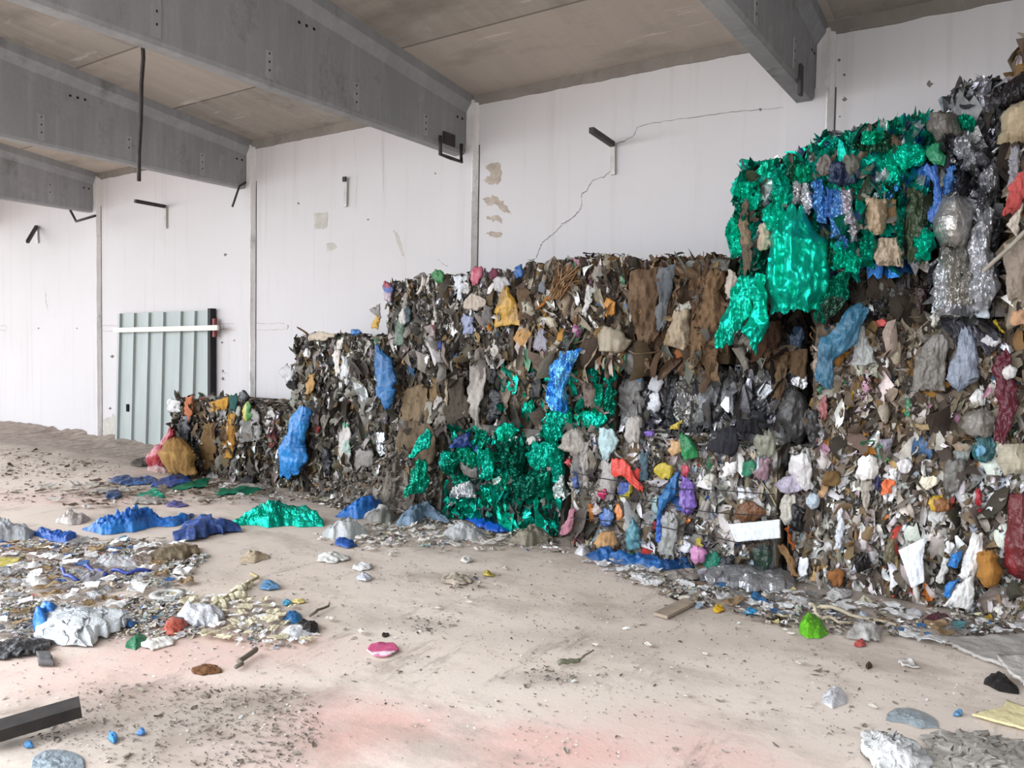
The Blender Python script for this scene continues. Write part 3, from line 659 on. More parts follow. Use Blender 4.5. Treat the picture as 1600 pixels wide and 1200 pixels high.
def bale(key, label, pl, pr, z0, zl, zr, Y, pal, n=620, size=.042, amp=.05, Yb=7.02, long=1.0, lseen=False, top=160, seed=None, px=600, rnd=.03, parts=26):
    rng = np.random.default_rng(zlib.crc32(key.encode()))
    pal = PAL[pal]
    X0, X1 = fx(pl, Y, px) + .008, fx(pr, Y, px) - .008; size *= .8; n = int(n * 1.35); long *= 1.15
    o = empty('waste_bale', ((X0 + X1) / 2, (Y + Yb) / 2, z0)); BALES[key] = o
    o['Yf'] = Y
    tag(o, label, 'bale', 'stacked waste bales')
    sd = int(rng.integers(500))
    ztop = lambda x: zl + (zr - zl) * (x - X0) / (X1 - X0)
    def rel(x, z):
        p = np.stack([x * 4.2, z * 2.2, np.zeros_like(x) + sd], -1); q = np.stack([x * 17, z * 7, np.zeros_like(x) + sd], -1)
        r = amp * 1.5 * fbm(p, 3, sd) + amp * .7 * ridge(q, 2, sd + 7) * .5
        e = np.minimum(np.minimum(x - X0, X1 - x), np.minimum(z - z0 + .05, ztop(x) - z))
        return r - rnd * np.clip(1 - e / .09, 0, 1) ** 2
    def topz(x, y): return ztop(x) - (.05 if top else .0) + amp * (1.3 if top else .15) * fbm(np.stack([x * 5, y * 5, np.zeros_like(x) + sd], -1), 3, sd) 
    # packed core
    s = Soup(); nx = max(8, int((X1 - X0) / .03)); nz = max(8, int((zl - z0) / .03)); ny = 18
    cc = [c for c, w, m in pal if m in ('matte',)][:5] or ['#4a443d']
    gx, gt = np.meshgrid(np.linspace(X0 + .02, X1 - .02, nx), np.linspace(0, 1, nz)); gz = z0 - (.02 if z0 > .5 else 0) + gt * (ztop(gx) - (.05 if top else -.005) - z0 + (.02 if z0 > .5 else 0))
    P = np.stack([gx, Y + .05 - rel(gx, gz), gz], -1)
    def addp(P, flip=False):
        A = P.reshape(-1, 3); s.add(A, gridf(P.shape[0], P.shape[1], 0, flip), colvar(len(A), cc, rng, A * [1, 1, .4], 14.), 0, True)
    addp(P)
    gx2, gy2 = np.meshgrid(np.linspace(X0 + .02, X1 - .02, nx), np.linspace(0, 1, ny))
    T = np.stack([gx2, 0 * gx2, 0 * gx2], -1); yf = P[-1, :, 1][None]
    T[..., 1] = yf + (Yb - yf) * gy2; tz = topz(gx2, T[..., 1]); T[..., 2] = P[-1, :, 2][None] + (tz - P[-1, :, 2][None]) * np.clip(gy2 * 6, 0, 1)
    addp(T)
    for side, xx in ((0, P[:, 0]), (1, P[:, -1])):
        S = np.zeros((nz, ny, 3)); t = np.linspace(0, 1, ny)[None]
        S[..., 0] = xx[:, 0][:, None]; S[..., 1] = xx[:, 1][:, None] + (Yb - xx[:, 1][:, None]) * t
        tcol = T[:, 0 if side == 0 else -1, 2]
        S[..., 2] = xx[:, 2][:, None] + (tcol[None] - xx[-1, 2]) * np.linspace(0, 1, nz)[:, None]
        S[..., 0] += (1 if side == 0 else -1) * np.abs(fbm(S * 6, 3, sd)) * .04 * np.sin(np.pi * t * .5)
        addp(S, side == 0)
    s.add([(X0 + .02, Yb, z0), (X1 - .02, Yb, z0), (X0 + .02, Yb, ztop(X0) - .03), (X1 - .02, Yb, ztop(X1) - .03)], [(1, 0, 2, 3)], lin('#4a443d'), 0, False)
    s.build('packed_waste', None, o)
    # loose surface scraps
    s = Soup()
    def face(k, which, sz, ln):
        over = which in ('over', 'fringe'); fringe = which == 'fringe'; which = 'front' if over else which
        w = np.clip(np.exp(rng.normal(math.log(sz), .5, k)), .012, .16); l = np.clip(w * rng.uniform(1.1, 3.0, k) * ln, .02, .34)
        if which == 'front':
            x = rng.uniform(X0 + .04 + w * .3, X1 - .04 - w * .3); zm = .01 + l * .36; z = z0 + zm + rng.random(k) * (ztop(x) - z0 - 2 * zm - .02); y = Y + .05 - rel(x, z) - rng.uniform(-.01, .045, k) - (.05 if over else 0)
            if fringe: z = z0 + rng.uniform(-.07, .07, k); w *= 1.4; l *= 1.3; y = Y - .01 - rng.uniform(0, .07, k)
            U, V, Nn = (1, 0, 0), (0, 0, 1), (0, -1, 0)
        elif which == 'top':
            l = np.minimum(l, .16); x = rng.uniform(X0 + .05 + l * .4, X1 - .05 - l * .4); y = Y + .04 + rng.random(k) ** 1.5 * (Yb - Y - .12); z = topz(x, y) + rng.uniform(0, .025, k)
            U, V, Nn = (1, 0, 0), (0, 1, 0), (0, 0, 1)
        else:
            y = rng.uniform(Y + .06, Yb - .05, k); z = z0 + .03 + rng.random(k) * (zl - z0 - .06); x = X0 + .01 + rng.uniform(-.02, .02, k)
            U, V, Nn = (0, 1, 0), (0, 0, 1), (-1, 0, 0)
        f = lambda a: np.tile(np.array(a, float), (k, 1))
        return np.stack([x, y, z], -1), f(U), f(V), f(Nn), w, l
    area = (X1 - X0) * ((zl + zr) / 2 - z0)
    for (which, dens, ar) in (('front', n, area), ('front', n * 1.5, area), ('over', 150, area), ('fringe', 55 if z0 > .5 else 0, X1 - X0), ('top', top, (X1 - X0) * (Yb - Y)), ('left', 200 if lseen else 30, (Yb - Y) * (zl - z0))):
        k = int(dens * ar)
        if k < 2: continue
        sz = size * (.5 if dens > n else 1.)
        c, U, V, Nn, w, l = face(k, which, sz, long)
        col, mt = pick(rng, pal, k)
        scraps(s, rng, c, U, V, Nn, w, l, col, mt, nv=5, nu=4, curl=.5 if which != 'top' else .25, jit=.05, tilt=.6 if which != 'top' else .15, twist=.4 if which != 'top' else 1.5)
    tag(s.build('compressed_scraps', None, o), kind='stuff')
    # the bigger scraps, each a part
    k = parts
    c, U, V, Nn, w, l = face(k, 'front', size * 1.9, long)
    c[:, 1] -= .02
    col, mt = pick(rng, pal, k)
    for i in range(k):
        s = Soup(); scraps(s, rng, c[i:i + 1], U[i:i + 1], V[i:i + 1], Nn[i:i + 1], np.minimum(w[i:i + 1], .13), np.minimum(l[i:i + 1], .3), col[i:i + 1], mt[i:i + 1], curl=.4, jit=.09, nu=6, nv=9, tilt=.35, twist=.4)
        s.build(NAMES[int(mt[i])], None, o)
    return o
def B(key): return BALES[key]
def part(key, name, cols, mat, L, R=None, bulge=.03, crum=.02, off=.05, th=.012, label=None, rag=1.6, vert=True, dy=0., freq=None, flat=None):
    if R is None:
        k, *a = L
        L, R = (rect if k == 'r' else ellip)(*a)
    o = B(key)
    return fsheet(name, L, R, o['Yf'] - dy, cols, mat, bulge, crum, th, off, parent=o, label=label, rag=rag, vert=vert, freq=freq, flat=flat)

# ground tier, then the tiers above it
bale('A', 'low grey waste bale with orange cloth before the metal door', 266, 386, 0, 1.0, 1.0, 6.1, 'grey', lseen=True, size=.05)
bale('B', 'low grey waste bale with a blue bag hanging down its front', 391, 478, 0, .98, .98, 6.12, 'grey', size=.045)
bale('C', 'grey ground-level waste bale under the two-high end of the stack', 482, 600, 0, 1.0, 1.0, 6.12, 'grey', size=.045, top=0)
bale('D', 'dusty brown ground-level bale half buried behind the grey dust heap', 604, 690, 0, .96, .96, 6.14, 'dust', size=.04, top=0)
bale('E', 'ground-level bale of crumpled green metallic foil', 694, 884, 0, .96, .96, 6.06, 'green', size=.055, amp=.08, top=0)
bale('F', 'ground-level bale of mixed pale plastic with an orange-red sheet and a purple bag', 888, 1222, 0, 1.03, 1.03, 5.86, 'mixed', size=.05, amp=.06, top=420)
bale('G', 'ground-level bale of white and brown refuse at the right end of the row', 1228, 1660, 0, 1.05, 1.05, 5.95, 'white', size=.042, amp=.06, top=40)
bale('H', 'grey-brown upper bale with a white sheet, topmost at the two-high end', 456, 597, 1.02, 1.84, 1.84, 6.12, 'grey', size=.045, lseen=True, amp=.06)
bale('I', 'brown dusty bale in the middle tier with a grey-white rag hanging from it', 601, 768, .98, 1.59, 1.59, 6.2, 'dust', size=.045, amp=.08, top=0)
bale('J', 'middle-tier bale of brown waste mixed with green foil beside the pale blue bag', 772, 964, .98, 1.61, 1.61, 6.2, 'greenmix', size=.05, amp=.08, top=0)
bale('K', 'middle-tier bale of silver and black film set back above the pale plastic bale', 968, 1252, 1.08, 1.6, 1.6, 6.3, 'silver', size=.06, amp=.1, long=1.3)
bale('L', 'middle-tier bale of loose brown and grey refuse with a dark red sheet at the right', 1262, 1660, 1.09, 1.95, 1.97, 6.0, 'brownmix', size=.045, amp=.1, top=40)
bale('M', 'top-tier bale of dense grey-brown refuse at the left end of the three-high stack', 598, 800, 1.61, 2.42, 2.48, 6.1, 'grey', size=.038, lseen=True, amp=.05)
bale('N', 'top-tier bale of brown refuse with a fan of straw and an orange scrap', 804, 984, 1.63, 2.52, 2.56, 6.1, 'brownmix', size=.045, amp=.06, long=1.2)
bale('O', 'top-tier bale of packed brown earth-coloured cardboard', 988, 1136, 1.63, 2.5, 2.5, 6.12, 'earth', size=.05, amp=.09, long=1.6)
bale('P', 'brown bale with shade in its colours behind the hanging green foil bag', 1142, 1256, 1.63, 2.46, 2.46, 6.3, 'dark', size=.07, amp=.1, long=1.3, top=0)  # shade under the green bag is painted in by this palette
bale('Q', 'thin bale with shade in its colours squeezed between the green foil bale and the refuse bale', 1264, 1452, 1.99, 2.46, 2.46, 6.22, 'dark', size=.07, amp=.08, long=1.4, top=0)  # same palette, with the shadow of the bale above in its colours
bale('R', 'topmost bale of bright green foil with blue and silver strips', 1142, 1450, 2.5, 3.12, 3.42, 6.02, 'top', size=.07, amp=.14, long=1.6, top=300, lseen=True, rnd=.16)
bale('S', 'tall bale wrapped in silver-white film at the upper right', 1456, 1556, 1.99, 3.52, 3.55, 5.98, 'silver', size=.075, amp=.14, long=1.3, top=300, rnd=.14)
bale('T', 'highest bale at the right edge with a beige sack on its front', 1566, 1690, 2.0, 3.72, 3.98, 5.8, 'brownmix', size=.075, amp=.12, lseen=True, rnd=.12)

# --- the pieces one can name on each bale
W1 = '#d9d5d0'
part('A', 'orange_cloth', ['#b0803a', '#9a6c30'], 'matte', [(350, 648), (348, 675), (346, 712)], [(371, 648), (372, 680), (366, 715)], bulge=.05)
part('A', 'orange_cloth', ['#b8883c'], 'matte', [(331, 626), (332, 643)], [(360, 622), (358, 640)], bulge=.05)
part('A', 'white_film', ['#d5d3d0'], 'film', ('e', 263, 624, 287, 644), bulge=.05)
part('A', 'red_rag', ['#8c4648', '#b06a4a'], 'matte', ('r', 290, 620, 304, 655))
part('A', 'brown_rag', ['#6b5232'], 'matte', ('r', 318, 660, 342, 730)); part('A', 'dark_film', ['#38383c'], 'film', ('r', 280, 648, 300, 690), bulge=.06)
part('A', 'black_bag', ['#222325'], 'film', ('e', 376, 609, 391, 631), bulge=.06); part('A', 'teal_cloth', ['#2f5550'], 'matte', ('r', 360, 616, 374, 640))
part('A', 'green_bottle', ['#5f9a55', '#c9bf4f'], 'film', ('e', 382, 628, 395, 657), bulge=.05)
part('B', 'dark_red_sheet', ['#5d2f30'], 'matte', ('r', 420, 655, 433, 698)); part('B', 'grey_film', ['#9a9690'], 'clear', ('r', 396, 640, 412, 690))
part('B', 'white_film', ['#c9c4be'], 'film', ('e', 420, 640, 432, 672)); part('B', 'grey_sheet', ['#6f6b66'], 'film', ('r', 378, 655, 400, 690))
part('H', 'white_sheet', ['#d6d8d8'], 'film', [(538, 557), (534, 580), (540, 598)], [(545, 556), (551, 580), (548, 604)], bulge=.03)
part('H', 'white_scrap', ['#e4e0db'], 'film', ('e', 477, 544, 488, 558)); part('H', 'blue_scrap', ['#2f6fae'], 'film', ('e', 548, 514, 566, 524), bulge=.04)
part('H', 'tan_scrap', ['#b28d5e'], 'matte', ('r', 480, 585, 494, 615)); part('H', 'white_cloth', ['#d7cfc5'], 'matte', [(530, 530), (524, 560), (528, 585)], [(540, 530), (534, 560), (534, 585)])
part('H', 'grey_film', ['#b6b4b2'], 'clear', [(436, 582), (446, 590), (452, 596)], [(450, 570), (462, 576), (463, 594)], bulge=.02, rag=2.5)
part('H', 'dark_rag', ['#2b2826'], 'matte', ('e', 450, 594, 468, 608)); part('H', 'beige_rag', ['#c0b29f'], 'matte', ('r', 480, 519, 520, 532), bulge=.05)
part('C', 'white_sheet', ['#cfc9c0', '#9fb8ac'], 'film', [(536, 664), (531, 700), (531, 726)], [(548, 662), (552, 700), (547, 728)]); part('C', 'red_scrap', ['#9c3a38'], 'film', ('e', 495, 666, 504, 676))
part('C', 'silver_foil', ['#c9ccd0'], 'foil', ('r', 592, 676, 604, 706)); part('C', 'black_film', ['#25252a'], 'film', ('r', 508, 700, 522, 742)); part('C', 'green_scrap', ['#3d9573'], 'film', ('e', 538, 660, 548, 672))
part('C', 'grey_sack', ['#8b857d'], 'film', ('e', 555, 700, 585, 735), bulge=.06)
part('I', 'grey_white_rag', ['#a8a199', '#8f8880'], 'matte', [(741, 561), (737, 595), (738, 635), (747, 663), (755, 692)], [(763, 564), (764, 590), (755, 635), (755, 663), (762, 686)], bulge=.05, off=.1)
part('I', 'brown_matting', ['#6d5c48', '#7d6b54'], 'matte', [(632, 610), (628, 640), (634, 668)], [(672, 600), (680, 640), (674, 670)], bulge=.07, crum=.03)
part('I', 'dark_matting', ['#3f3830', '#4c443a'], 'matte', [(690, 590), (688, 630), (694, 668)], [(728, 590), (735, 630), (730, 668)], bulge=.06, crum=.03)
part('I', 'grey_rag', ['#8d857b'], 'matte', [(690, 640), (682, 660)], [(700, 630), (698, 662)], off=.08); part('I', 'pale_stick', ['#a2957f'], 'matte', ('r', 699, 592, 703, 632), off=.08, bulge=.01)
part('I', 'blue_sheet', ['#375a80'], 'film', ('r', 640, 565, 652, 590)); part('I', 'tan_matting', ['#7a6347'], 'matte', ('r', 672, 590, 688, 650), bulge=.05)
part('I', 'black_film', ['#26262a'], 'film', ('r', 764, 566, 780, 600)); part('I', 'black_film', ['#2a2a2c'], 'film', ('r', 764, 610, 786, 655), bulge=.05)
part('D', 'silver_foil', ['#c2c2c4'], 'foil', ('e', 592, 678, 606, 712)); part('D', 'brown_sack', ['#6a5a48', '#5a4d40'], 'matte', [(628, 658), (624, 690), (628, 720)], [(676, 660), (682, 690), (676, 720)], bulge=.07, crum=.03)
part('J', 'brown_sack', ['#6c5b48', '#83705a'], 'matte', [(796, 570), (790, 620), (794, 660)], [(822, 566), (826, 610), (820, 662)], bulge=.06)
for q in [('r', 912, 560, 940, 600), ('e', 940, 556, 968, 600), ('r', 920, 600, 946, 652), ('e', 946, 600, 966, 650), ('e', 890, 570, 908, 610), ('e', 815, 628, 842, 655), ('r', 846, 640, 884, 676), ('r', 884, 632, 902, 680), ('e', 905, 640, 950, 668)]:
    part('J', 'green_foil', [['#0cac94'], ['#0aa08a', '#087a62'], ['#18ccb0', '#0c987a']][q[1] % 3], 'foil', q, bulge=.05, crum=.035)
part('J', 'cardboard_flap', ['#a98d66', '#8a7050'], 'matte', [(845, 562), (831, 576)], [(866, 551), (852, 572)], bulge=.02, crum=.008); part('J', 'cream_film', ['#cfc5b2'], 'film', ('e', 800, 560, 822, 592))
part('J', 'orange_flap', ['#9a6a38'], 'matte', [(926, 540), (908, 568)], [(934, 544), (914, 574)]); part('J', 'white_bottle', ['#bdb7ae'], 'film', ('e', 850, 660, 863, 684), bulge=.05)
part('J', 'dark_film', ['#2e2b2a'], 'film', ('r', 828, 580, 850, 622), bulge=.05); part('J', 'beige_flap', ['#b29c7c'], 'matte', ('r', 822, 585, 832, 622))
part('M', 'grey_flap', ['#8e8a86'], 'matte', [(592, 478), (580, 486)], [(597, 475), (597, 498)], th=.008); part('M', 'yellow_flap', ['#c99a2c'], 'film', [(592, 492), (583, 512)], [(597, 495), (594, 516)], th=.008)
part('M', 'printed_can', ['#a8505a', '#5568a8', '#b9a6ae'], 'film', ('e', 602, 441, 617, 470), bulge=.04); part('M', 'green_scrap', ['#2f7a3c'], 'film', ('e', 679, 422, 698, 443)); part('M', 'white_sheet', ['#d8dade'], 'film', [(711, 431), (714, 450), (718, 470)], [(724, 428), (727, 450), (724, 468)])
part('M', 'white_sheet', ['#cfccc9'], 'film', ('r', 727, 430, 737, 458)); part('M', 'pink_sheet', ['#cf6f80', '#b95f72'], 'film', [(742, 418), (737, 436), (740, 444)], [(755, 416), (754, 432), (748, 446)])
part('M', 'white_bag', ['#bcb8b8'], 'film', ('e', 772, 433, 799, 457), bulge=.05); part('M', 'gold_bag', ['#b08a44', '#c79a40', '#9c7c48'], 'film', [(790, 448), (778, 474), (775, 509)], [(796, 450), (812, 478), (813, 506)], bulge=.09)
part('M', 'lilac_film', ['#9aa0bd'], 'clear', ('r', 727, 492, 745, 523)); part('M', 'pale_bottle', ['#c3beb6'], 'film', ('e', 626, 482, 638, 506)); part('M', 'dark_bottle', ['#223a44'], 'film', ('e', 635, 478, 646, 504))
part('M', 'grey_sheet', ['#6b6764'], 'matte', ('r', 755, 480, 775, 508), bulge=.05); part('M', 'pale_scrap', ['#b3a698'], 'matte', ('e', 728, 462, 762, 484)); part('M', 'orange_scrap', ['#b0702f'], 'matte', ('e', 764, 508, 772, 518)); part('M', 'blue_scrap', ['#2f3f86'], 'film', ('e', 686, 534, 696, 546))
part('M', 'green_film', ['#5c7360'], 'clear', ('r', 618, 500, 632, 540)); part('M', 'maroon_scrap', ['#6c3a48'], 'matte', ('e', 768, 420, 782, 436))
part('N', 'brown_bag', ['#9a6f3c', '#b0895a'], 'matte', ('e', 806, 512, 834, 540), bulge=.06); part('N', 'lilac_bag', ['#a7a2ac', '#8f8a95'], 'film', [(846, 514), (836, 535), (836, 549)], [(852, 512), (860, 535), (858, 550)], bulge=.06)
part('N', 'blue_scrap', ['#2f62a0'], 'film', ('r', 808, 416, 820, 436)); part('N', 'teal_scrap', ['#2a6f72'], 'film', ('r', 816, 462, 828, 484)); part('N', 'grey_triangle', ['#6e7074'], 'matte', [(845, 442), (838, 452)], [(856, 438), (854, 462)])
part('N', 'orange_strip', ['#a86a2e'], 'matte', [(856, 464), (839, 482)], [(863, 466), (846, 485)]); part('N', 'white_strip', ['#d9d5cf'], 'film', [(921, 448), (914, 470), (911, 492)], [(930, 450), (926, 470), (918, 494)]); part('N', 'orange_scrap', ['#c98a3a'], 'film', ('e', 947, 465, 964, 496), bulge=.04)
part('N', 'beige_sack', ['#a29784', '#8d8371'], 'matte', ('e', 935, 512, 986, 552), bulge=.12, off=.08); part('N', 'purple_scrap', ['#8a3f72'], 'film', ('e', 896, 510, 911, 528)); part('N', 'grey_rag', ['#8c857c'], 'matte', ('r', 928, 415, 944, 445)); part('N', 'pale_flap', ['#c0b49e'], 'matte', ('r', 858, 496, 874, 512)); part('N', 'white_scrap', ['#d8d2ca'], 'film', ('r', 846, 496, 858, 508))
part('N', 'brown_rag', ['#5f4c3a', '#705a44'], 'matte', ('r', 812, 450, 836, 500), bulge=.06); part('N', 'black_bag', ['#2a2522', '#3a2a28'], 'film', [(884, 520), (880, 545)], [(898, 520), (895, 552)], bulge=.07, off=.09)
# fan of straw on that bale
s = Soup(); rg = np.random.default_rng(3); o = B('N')
for i in range(90):
    t = i / 89; a = onY(np.array(858 + 20 * t + rg.normal(0, 2)), np.array(466 - 30 * t * rg.random() + rg.normal(0, 4)), 6.0)
    b = onY(np.array(868 + 42 * rg.random()), np.array(410 + 30 * rg.random()), 5.99 + .03 * rg.random())
    s.add(*tube_vf([a, (a + b) / 2 + rg.normal(0, .02, 3), b], .006, 4), lin(['#8a6a4a', '#a08364', '#6b4e36'][i % 3]), 0, True)
s.build('straw', None, o)
part('O', 'brown_mat', ['#5c4836', '#6d5743'], 'matte', [(985, 420), (980, 460), (992, 500), (1004, 540)], [(1040, 424), (1030, 470), (1030, 515), (1028, 542)], bulge=.08, crum=.035, off=.05)
part('O', 'brown_mat', ['#604731', '#523d2b', '#6f573f'], 'matte', [(1086, 418), (1080, 470), (1078, 520), (1074, 560)], [(1132, 420), (1134, 470), (1128, 520), (1122, 572)], bulge=.08, crum=.035, off=.05)
part('O', 'grey_sheet', ['#67686a', '#585b5e'], 'matte', [(1032, 420), (1029, 470), (1028, 514)], [(1060, 420), (1050, 470), (1042, 518)], bulge=.05, off=.08); part('O', 'beige_chunk', ['#a0907a', '#8a775c'], 'matte', [(1056, 492), (1042, 520), (1040, 540)], [(1080, 484), (1085, 512), (1070, 545)], bulge=.13, crum=.03, off=.06)
part('O', 'pale_film', ['#b0aca0'], 'film', ('e', 1058, 464, 1084, 496)); part('O', 'white_rag', ['#b7ab9d'], 'matte', ('r', 1134, 424, 1154, 466), bulge=.05); part('O', 'red_brown_brick', ['#80502f'], 'matte', ('e', 1056, 544, 1080, 562), bulge=.08); part('O', 'tan_scrap', ['#9a7540'], 'matte', ('e', 997, 470, 1012, 488))
part('O', 'grey_top_film', ['#6e6f6a', '#5e5a52'], 'film', ('r', 1066, 408, 1138, 426), bulge=.06, vert=False)
part('K', 'white_bottle', ['#dcdce0'], 'film', [(1020, 612), (1016, 630), (1020, 648)], [(1032, 610), (1036, 630), (1032, 648)], bulge=.06, off=.1); part('K', 'disc_cap', ['#c4c4c8'], 'film', ('e', 1016, 588, 1040, 611), bulge=.03, crum=.004, off=.12, label='round pale disc cap')
part('K', 'silver_film', ['#b9b6b0', '#8d8a86'], 'foil', [(1066, 566), (1058, 610), (1056, 660)], [(1098, 568), (1098, 610), (1090, 664)], bulge=.05, crum=.04); part('K', 'silver_film', ['#c9c9cc'], 'foil', [(1134, 598), (1124, 630), (1126, 662)], [(1146, 602), (1154, 640), (1150, 666)], bulge=.06, crum=.04)
part('K', 'grey_bag', ['#8b8782', '#77736e'], 'clear', ('e', 966, 538, 1026, 586), bulge=.14, off=.1); part('K', 'grey_bag', ['#5e5c5a', '#4c4a48'], 'clear', ('e', 1216, 612, 1266, 690), bulge=.12, off=.08); part('K', 'brown_strip', ['#5f4c38'], 'matte', [(1220, 552), (1214, 590), (1208, 622)], [(1234, 556), (1232, 590), (1220, 626)], off=.1)
part('K', 'silver_foil', ['#d9d9dc'], 'foil', ('e', 1240, 584, 1264, 606)); part('K', 'silver_foil', ['#c9c9cc'], 'foil', ('r', 1199, 640, 1214, 668)); part('K', 'grey_film', ['#6c6866'], 'clear', [(1180, 600), (1168, 650)], [(1196, 600), (1200, 670)], bulge=.06); part('K', 'blue_scrap', ['#3f86b8'], 'film', ('e', 994, 582, 1006, 598))
part('K', 'black_film', ['#232326'], 'film', ('r', 1040, 590, 1058, 660), bulge=.06); part('K', 'dark_sheet', ['#3f3c36'], 'film', ('r', 1100, 580, 1126, 660), bulge=.06); part('K', 'grey_film', ['#7d7975'], 'clear', ('r', 966, 590, 1004, 650), bulge=.07)
part('K', 'brown_rag', ['#55422f'], 'matte', [(1240, 546), (1236, 580)], [(1266, 546), (1262, 590)], bulge=.07, off=.1)
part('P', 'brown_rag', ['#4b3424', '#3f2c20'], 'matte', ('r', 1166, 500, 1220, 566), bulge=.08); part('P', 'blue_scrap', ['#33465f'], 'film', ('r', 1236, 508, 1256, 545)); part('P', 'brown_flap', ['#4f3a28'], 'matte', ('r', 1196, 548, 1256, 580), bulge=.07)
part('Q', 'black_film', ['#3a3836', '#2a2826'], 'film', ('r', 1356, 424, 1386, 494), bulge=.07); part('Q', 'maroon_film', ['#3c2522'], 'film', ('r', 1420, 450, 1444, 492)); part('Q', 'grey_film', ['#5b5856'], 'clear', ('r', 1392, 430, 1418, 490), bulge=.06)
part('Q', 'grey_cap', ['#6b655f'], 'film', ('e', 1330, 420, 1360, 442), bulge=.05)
part('L', 'pale_film', ['#aeb0ac'], 'clear', [(1343, 512), (1334, 545), (1333, 572)], [(1352, 514), (1364, 545), (1372, 566)], bulge=.06, off=.09)
part('L', 'grey_sheet', ['#85807a', '#78726a'], 'film', [(1462, 520), (1438, 560), (1424, 608)], [(1482, 530), (1480, 580), (1476, 610)], bulge=.07, off=.09); part('L', 'blue_grey_bag', ['#8e95a3', '#7d8594'], 'film', [(1506, 510), (1490, 560), (1480, 595), (1494, 609)], [(1522, 512), (1532, 560), (1526, 590), (1500, 610)], bulge=.1, off=.1)
part('L', 'dark_red_sheet', ['#6e2130', '#5e1c2a'], 'film', [(1558, 550), (1550, 580), (1562, 635), (1552, 686)], [(1575, 547), (1587, 595), (1590, 630), (1570, 692)], bulge=.06, off=.12)
part('L', 'tape_roll', ['#d6d0cc'], 'film', ('e', 1567, 571, 1589, 593), bulge=.05, crum=.004, off=.2, label='round white tape roll'); part('L', 'beige_block', ['#aca38f', '#9f967f'], 'matte', ('r', 1560, 692, 1620, 738), bulge=.14, crum=.02, off=.1); part('L', 'grey_bag', ['#8f8880', '#837c74'], 'film', ('e', 1504, 638, 1556, 682), bulge=.12, off=.08)
part('L', 'teal_film', ['#2d5f62'], 'film', ('e', 1518, 678, 1556, 722), bulge=.06); part('L', 'pale_blue_scrap', ['#6fa6c4'], 'film', ('e', 1525, 694, 1541, 712), off=.12); part('L', 'coral_scrap', ['#d85a55'], 'film', ('r', 1366, 500, 1386, 511)); part('L', 'amber_rag', ['#8a5f30'], 'matte', ('e', 1296, 542, 1320, 572), off=.1, bulge=.06)
part('L', 'pink_film', ['#a0605f'], 'film', ('r', 1282, 620, 1296, 652)); part('L', 'yellow_strip', ['#c9a82c'], 'film', ('r', 1323, 612, 1333, 638)); part('L', 'green_strip', ['#3f8a66'], 'film', ('r', 1414, 622, 1424, 650)); part('L', 'white_scrap', ['#d9d6d2'], 'matte', ('e', 1518, 610, 1540, 634)); part('L', 'white_scrap', ['#dcd9d6'], 'matte', [(1464, 656), (1466, 662)], [(1490, 646), (1488, 652)])
part('L', 'lilac_rag', ['#9d96a2'], 'film', ('r', 1368, 684, 1392, 712), bulge=.05); part('L', 'orange_scrap', ['#c2803a'], 'matte', ('e', 1346, 696, 1370, 710)); part('L', 'wood_strip', ['#a08a68'], 'matte', ('r', 1424, 662, 1466, 672), bulge=.02, crum=.006); part('L', 'yellow_tape', ['#c2a62f'], 'film', [(1552, 502), (1564, 520)], [(1556, 500), (1570, 520)], off=.1)
part('L', 'white_bottle', ['#d4cfc4'], 'film', ('e', 1454, 490, 1470, 512)); part('L', 'white_fluff', ['#d2ced0'], 'film', ('r', 1532, 520, 1566, 544), bulge=.05); part('L', 'green_grey_film', ['#8b938f'], 'clear', ('e', 1488, 690, 1520, 720)); part('L', 'dark_bag', ['#3a3837'], 'film', ('r', 1264, 640, 1284, 700), bulge=.07)
part('L', 'rope', ['#a39a8a'], 'matte', [(1430, 520), (1415, 535)], [(1470, 482), (1468, 487)], bulge=.01); part('L', 'white_clip', ['#e2ded9'], 'film', ('e', 1376, 558, 1392, 574))
G_ = part
G_('G', 'white_bag', ['#ebe8e6', '#d9d4d2'], 'film', [(1240, 710), (1230, 735), (1246, 752), (1262, 764)], [(1258, 708), (1272, 725), (1272, 750), (1270, 766)], bulge=.07); G_('G', 'white_cup', ['#e6e2dc'], 'matte', ('e', 1339, 711, 1374, 749), bulge=.1, off=.08); G_('G', 'pale_rag', ['#a59c90'], 'matte', [(1344, 748), (1348, 780), (1352, 804)], [(1364, 748), (1360, 780), (1356, 806)])
G_('G', 'orange_scrap', ['#e2703c'], 'film', ('r', 1376, 747, 1397, 770), off=.09); G_('G', 'navy_scrap', ['#3a3c66'], 'film', ('r', 1368, 744, 1378, 766)); G_('G', 'white_sheet', ['#e9e6e2'], 'matte', ('r', 1388, 730, 1402, 782)); G_('G', 'yellow_scrap', ['#d0a93c', '#8f5f34'], 'film', ('e', 1451, 773, 1484, 800), bulge=.05)
G_('G', 'white_paper', ['#e6e8ec'], 'matte', [(1405, 858), (1415, 882), (1426, 915)], [(1450, 836), (1444, 870), (1446, 906)], bulge=.02, crum=.012, off=.12, rag=.9); G_('G', 'white_sack', ['#e9e6e2', '#d6d2cc'], 'film', [(1522, 828), (1510, 860), (1498, 895)], [(1538, 830), (1536, 862), (1524, 905)], bulge=.07, off=.08); G_('G', 'white_flap', ['#e6e3de'], 'film', [(1500, 905), (1486, 925), (1474, 942)], [(1520, 890), (1524, 925), (1518, 950)], bulge=.04, off=.12)
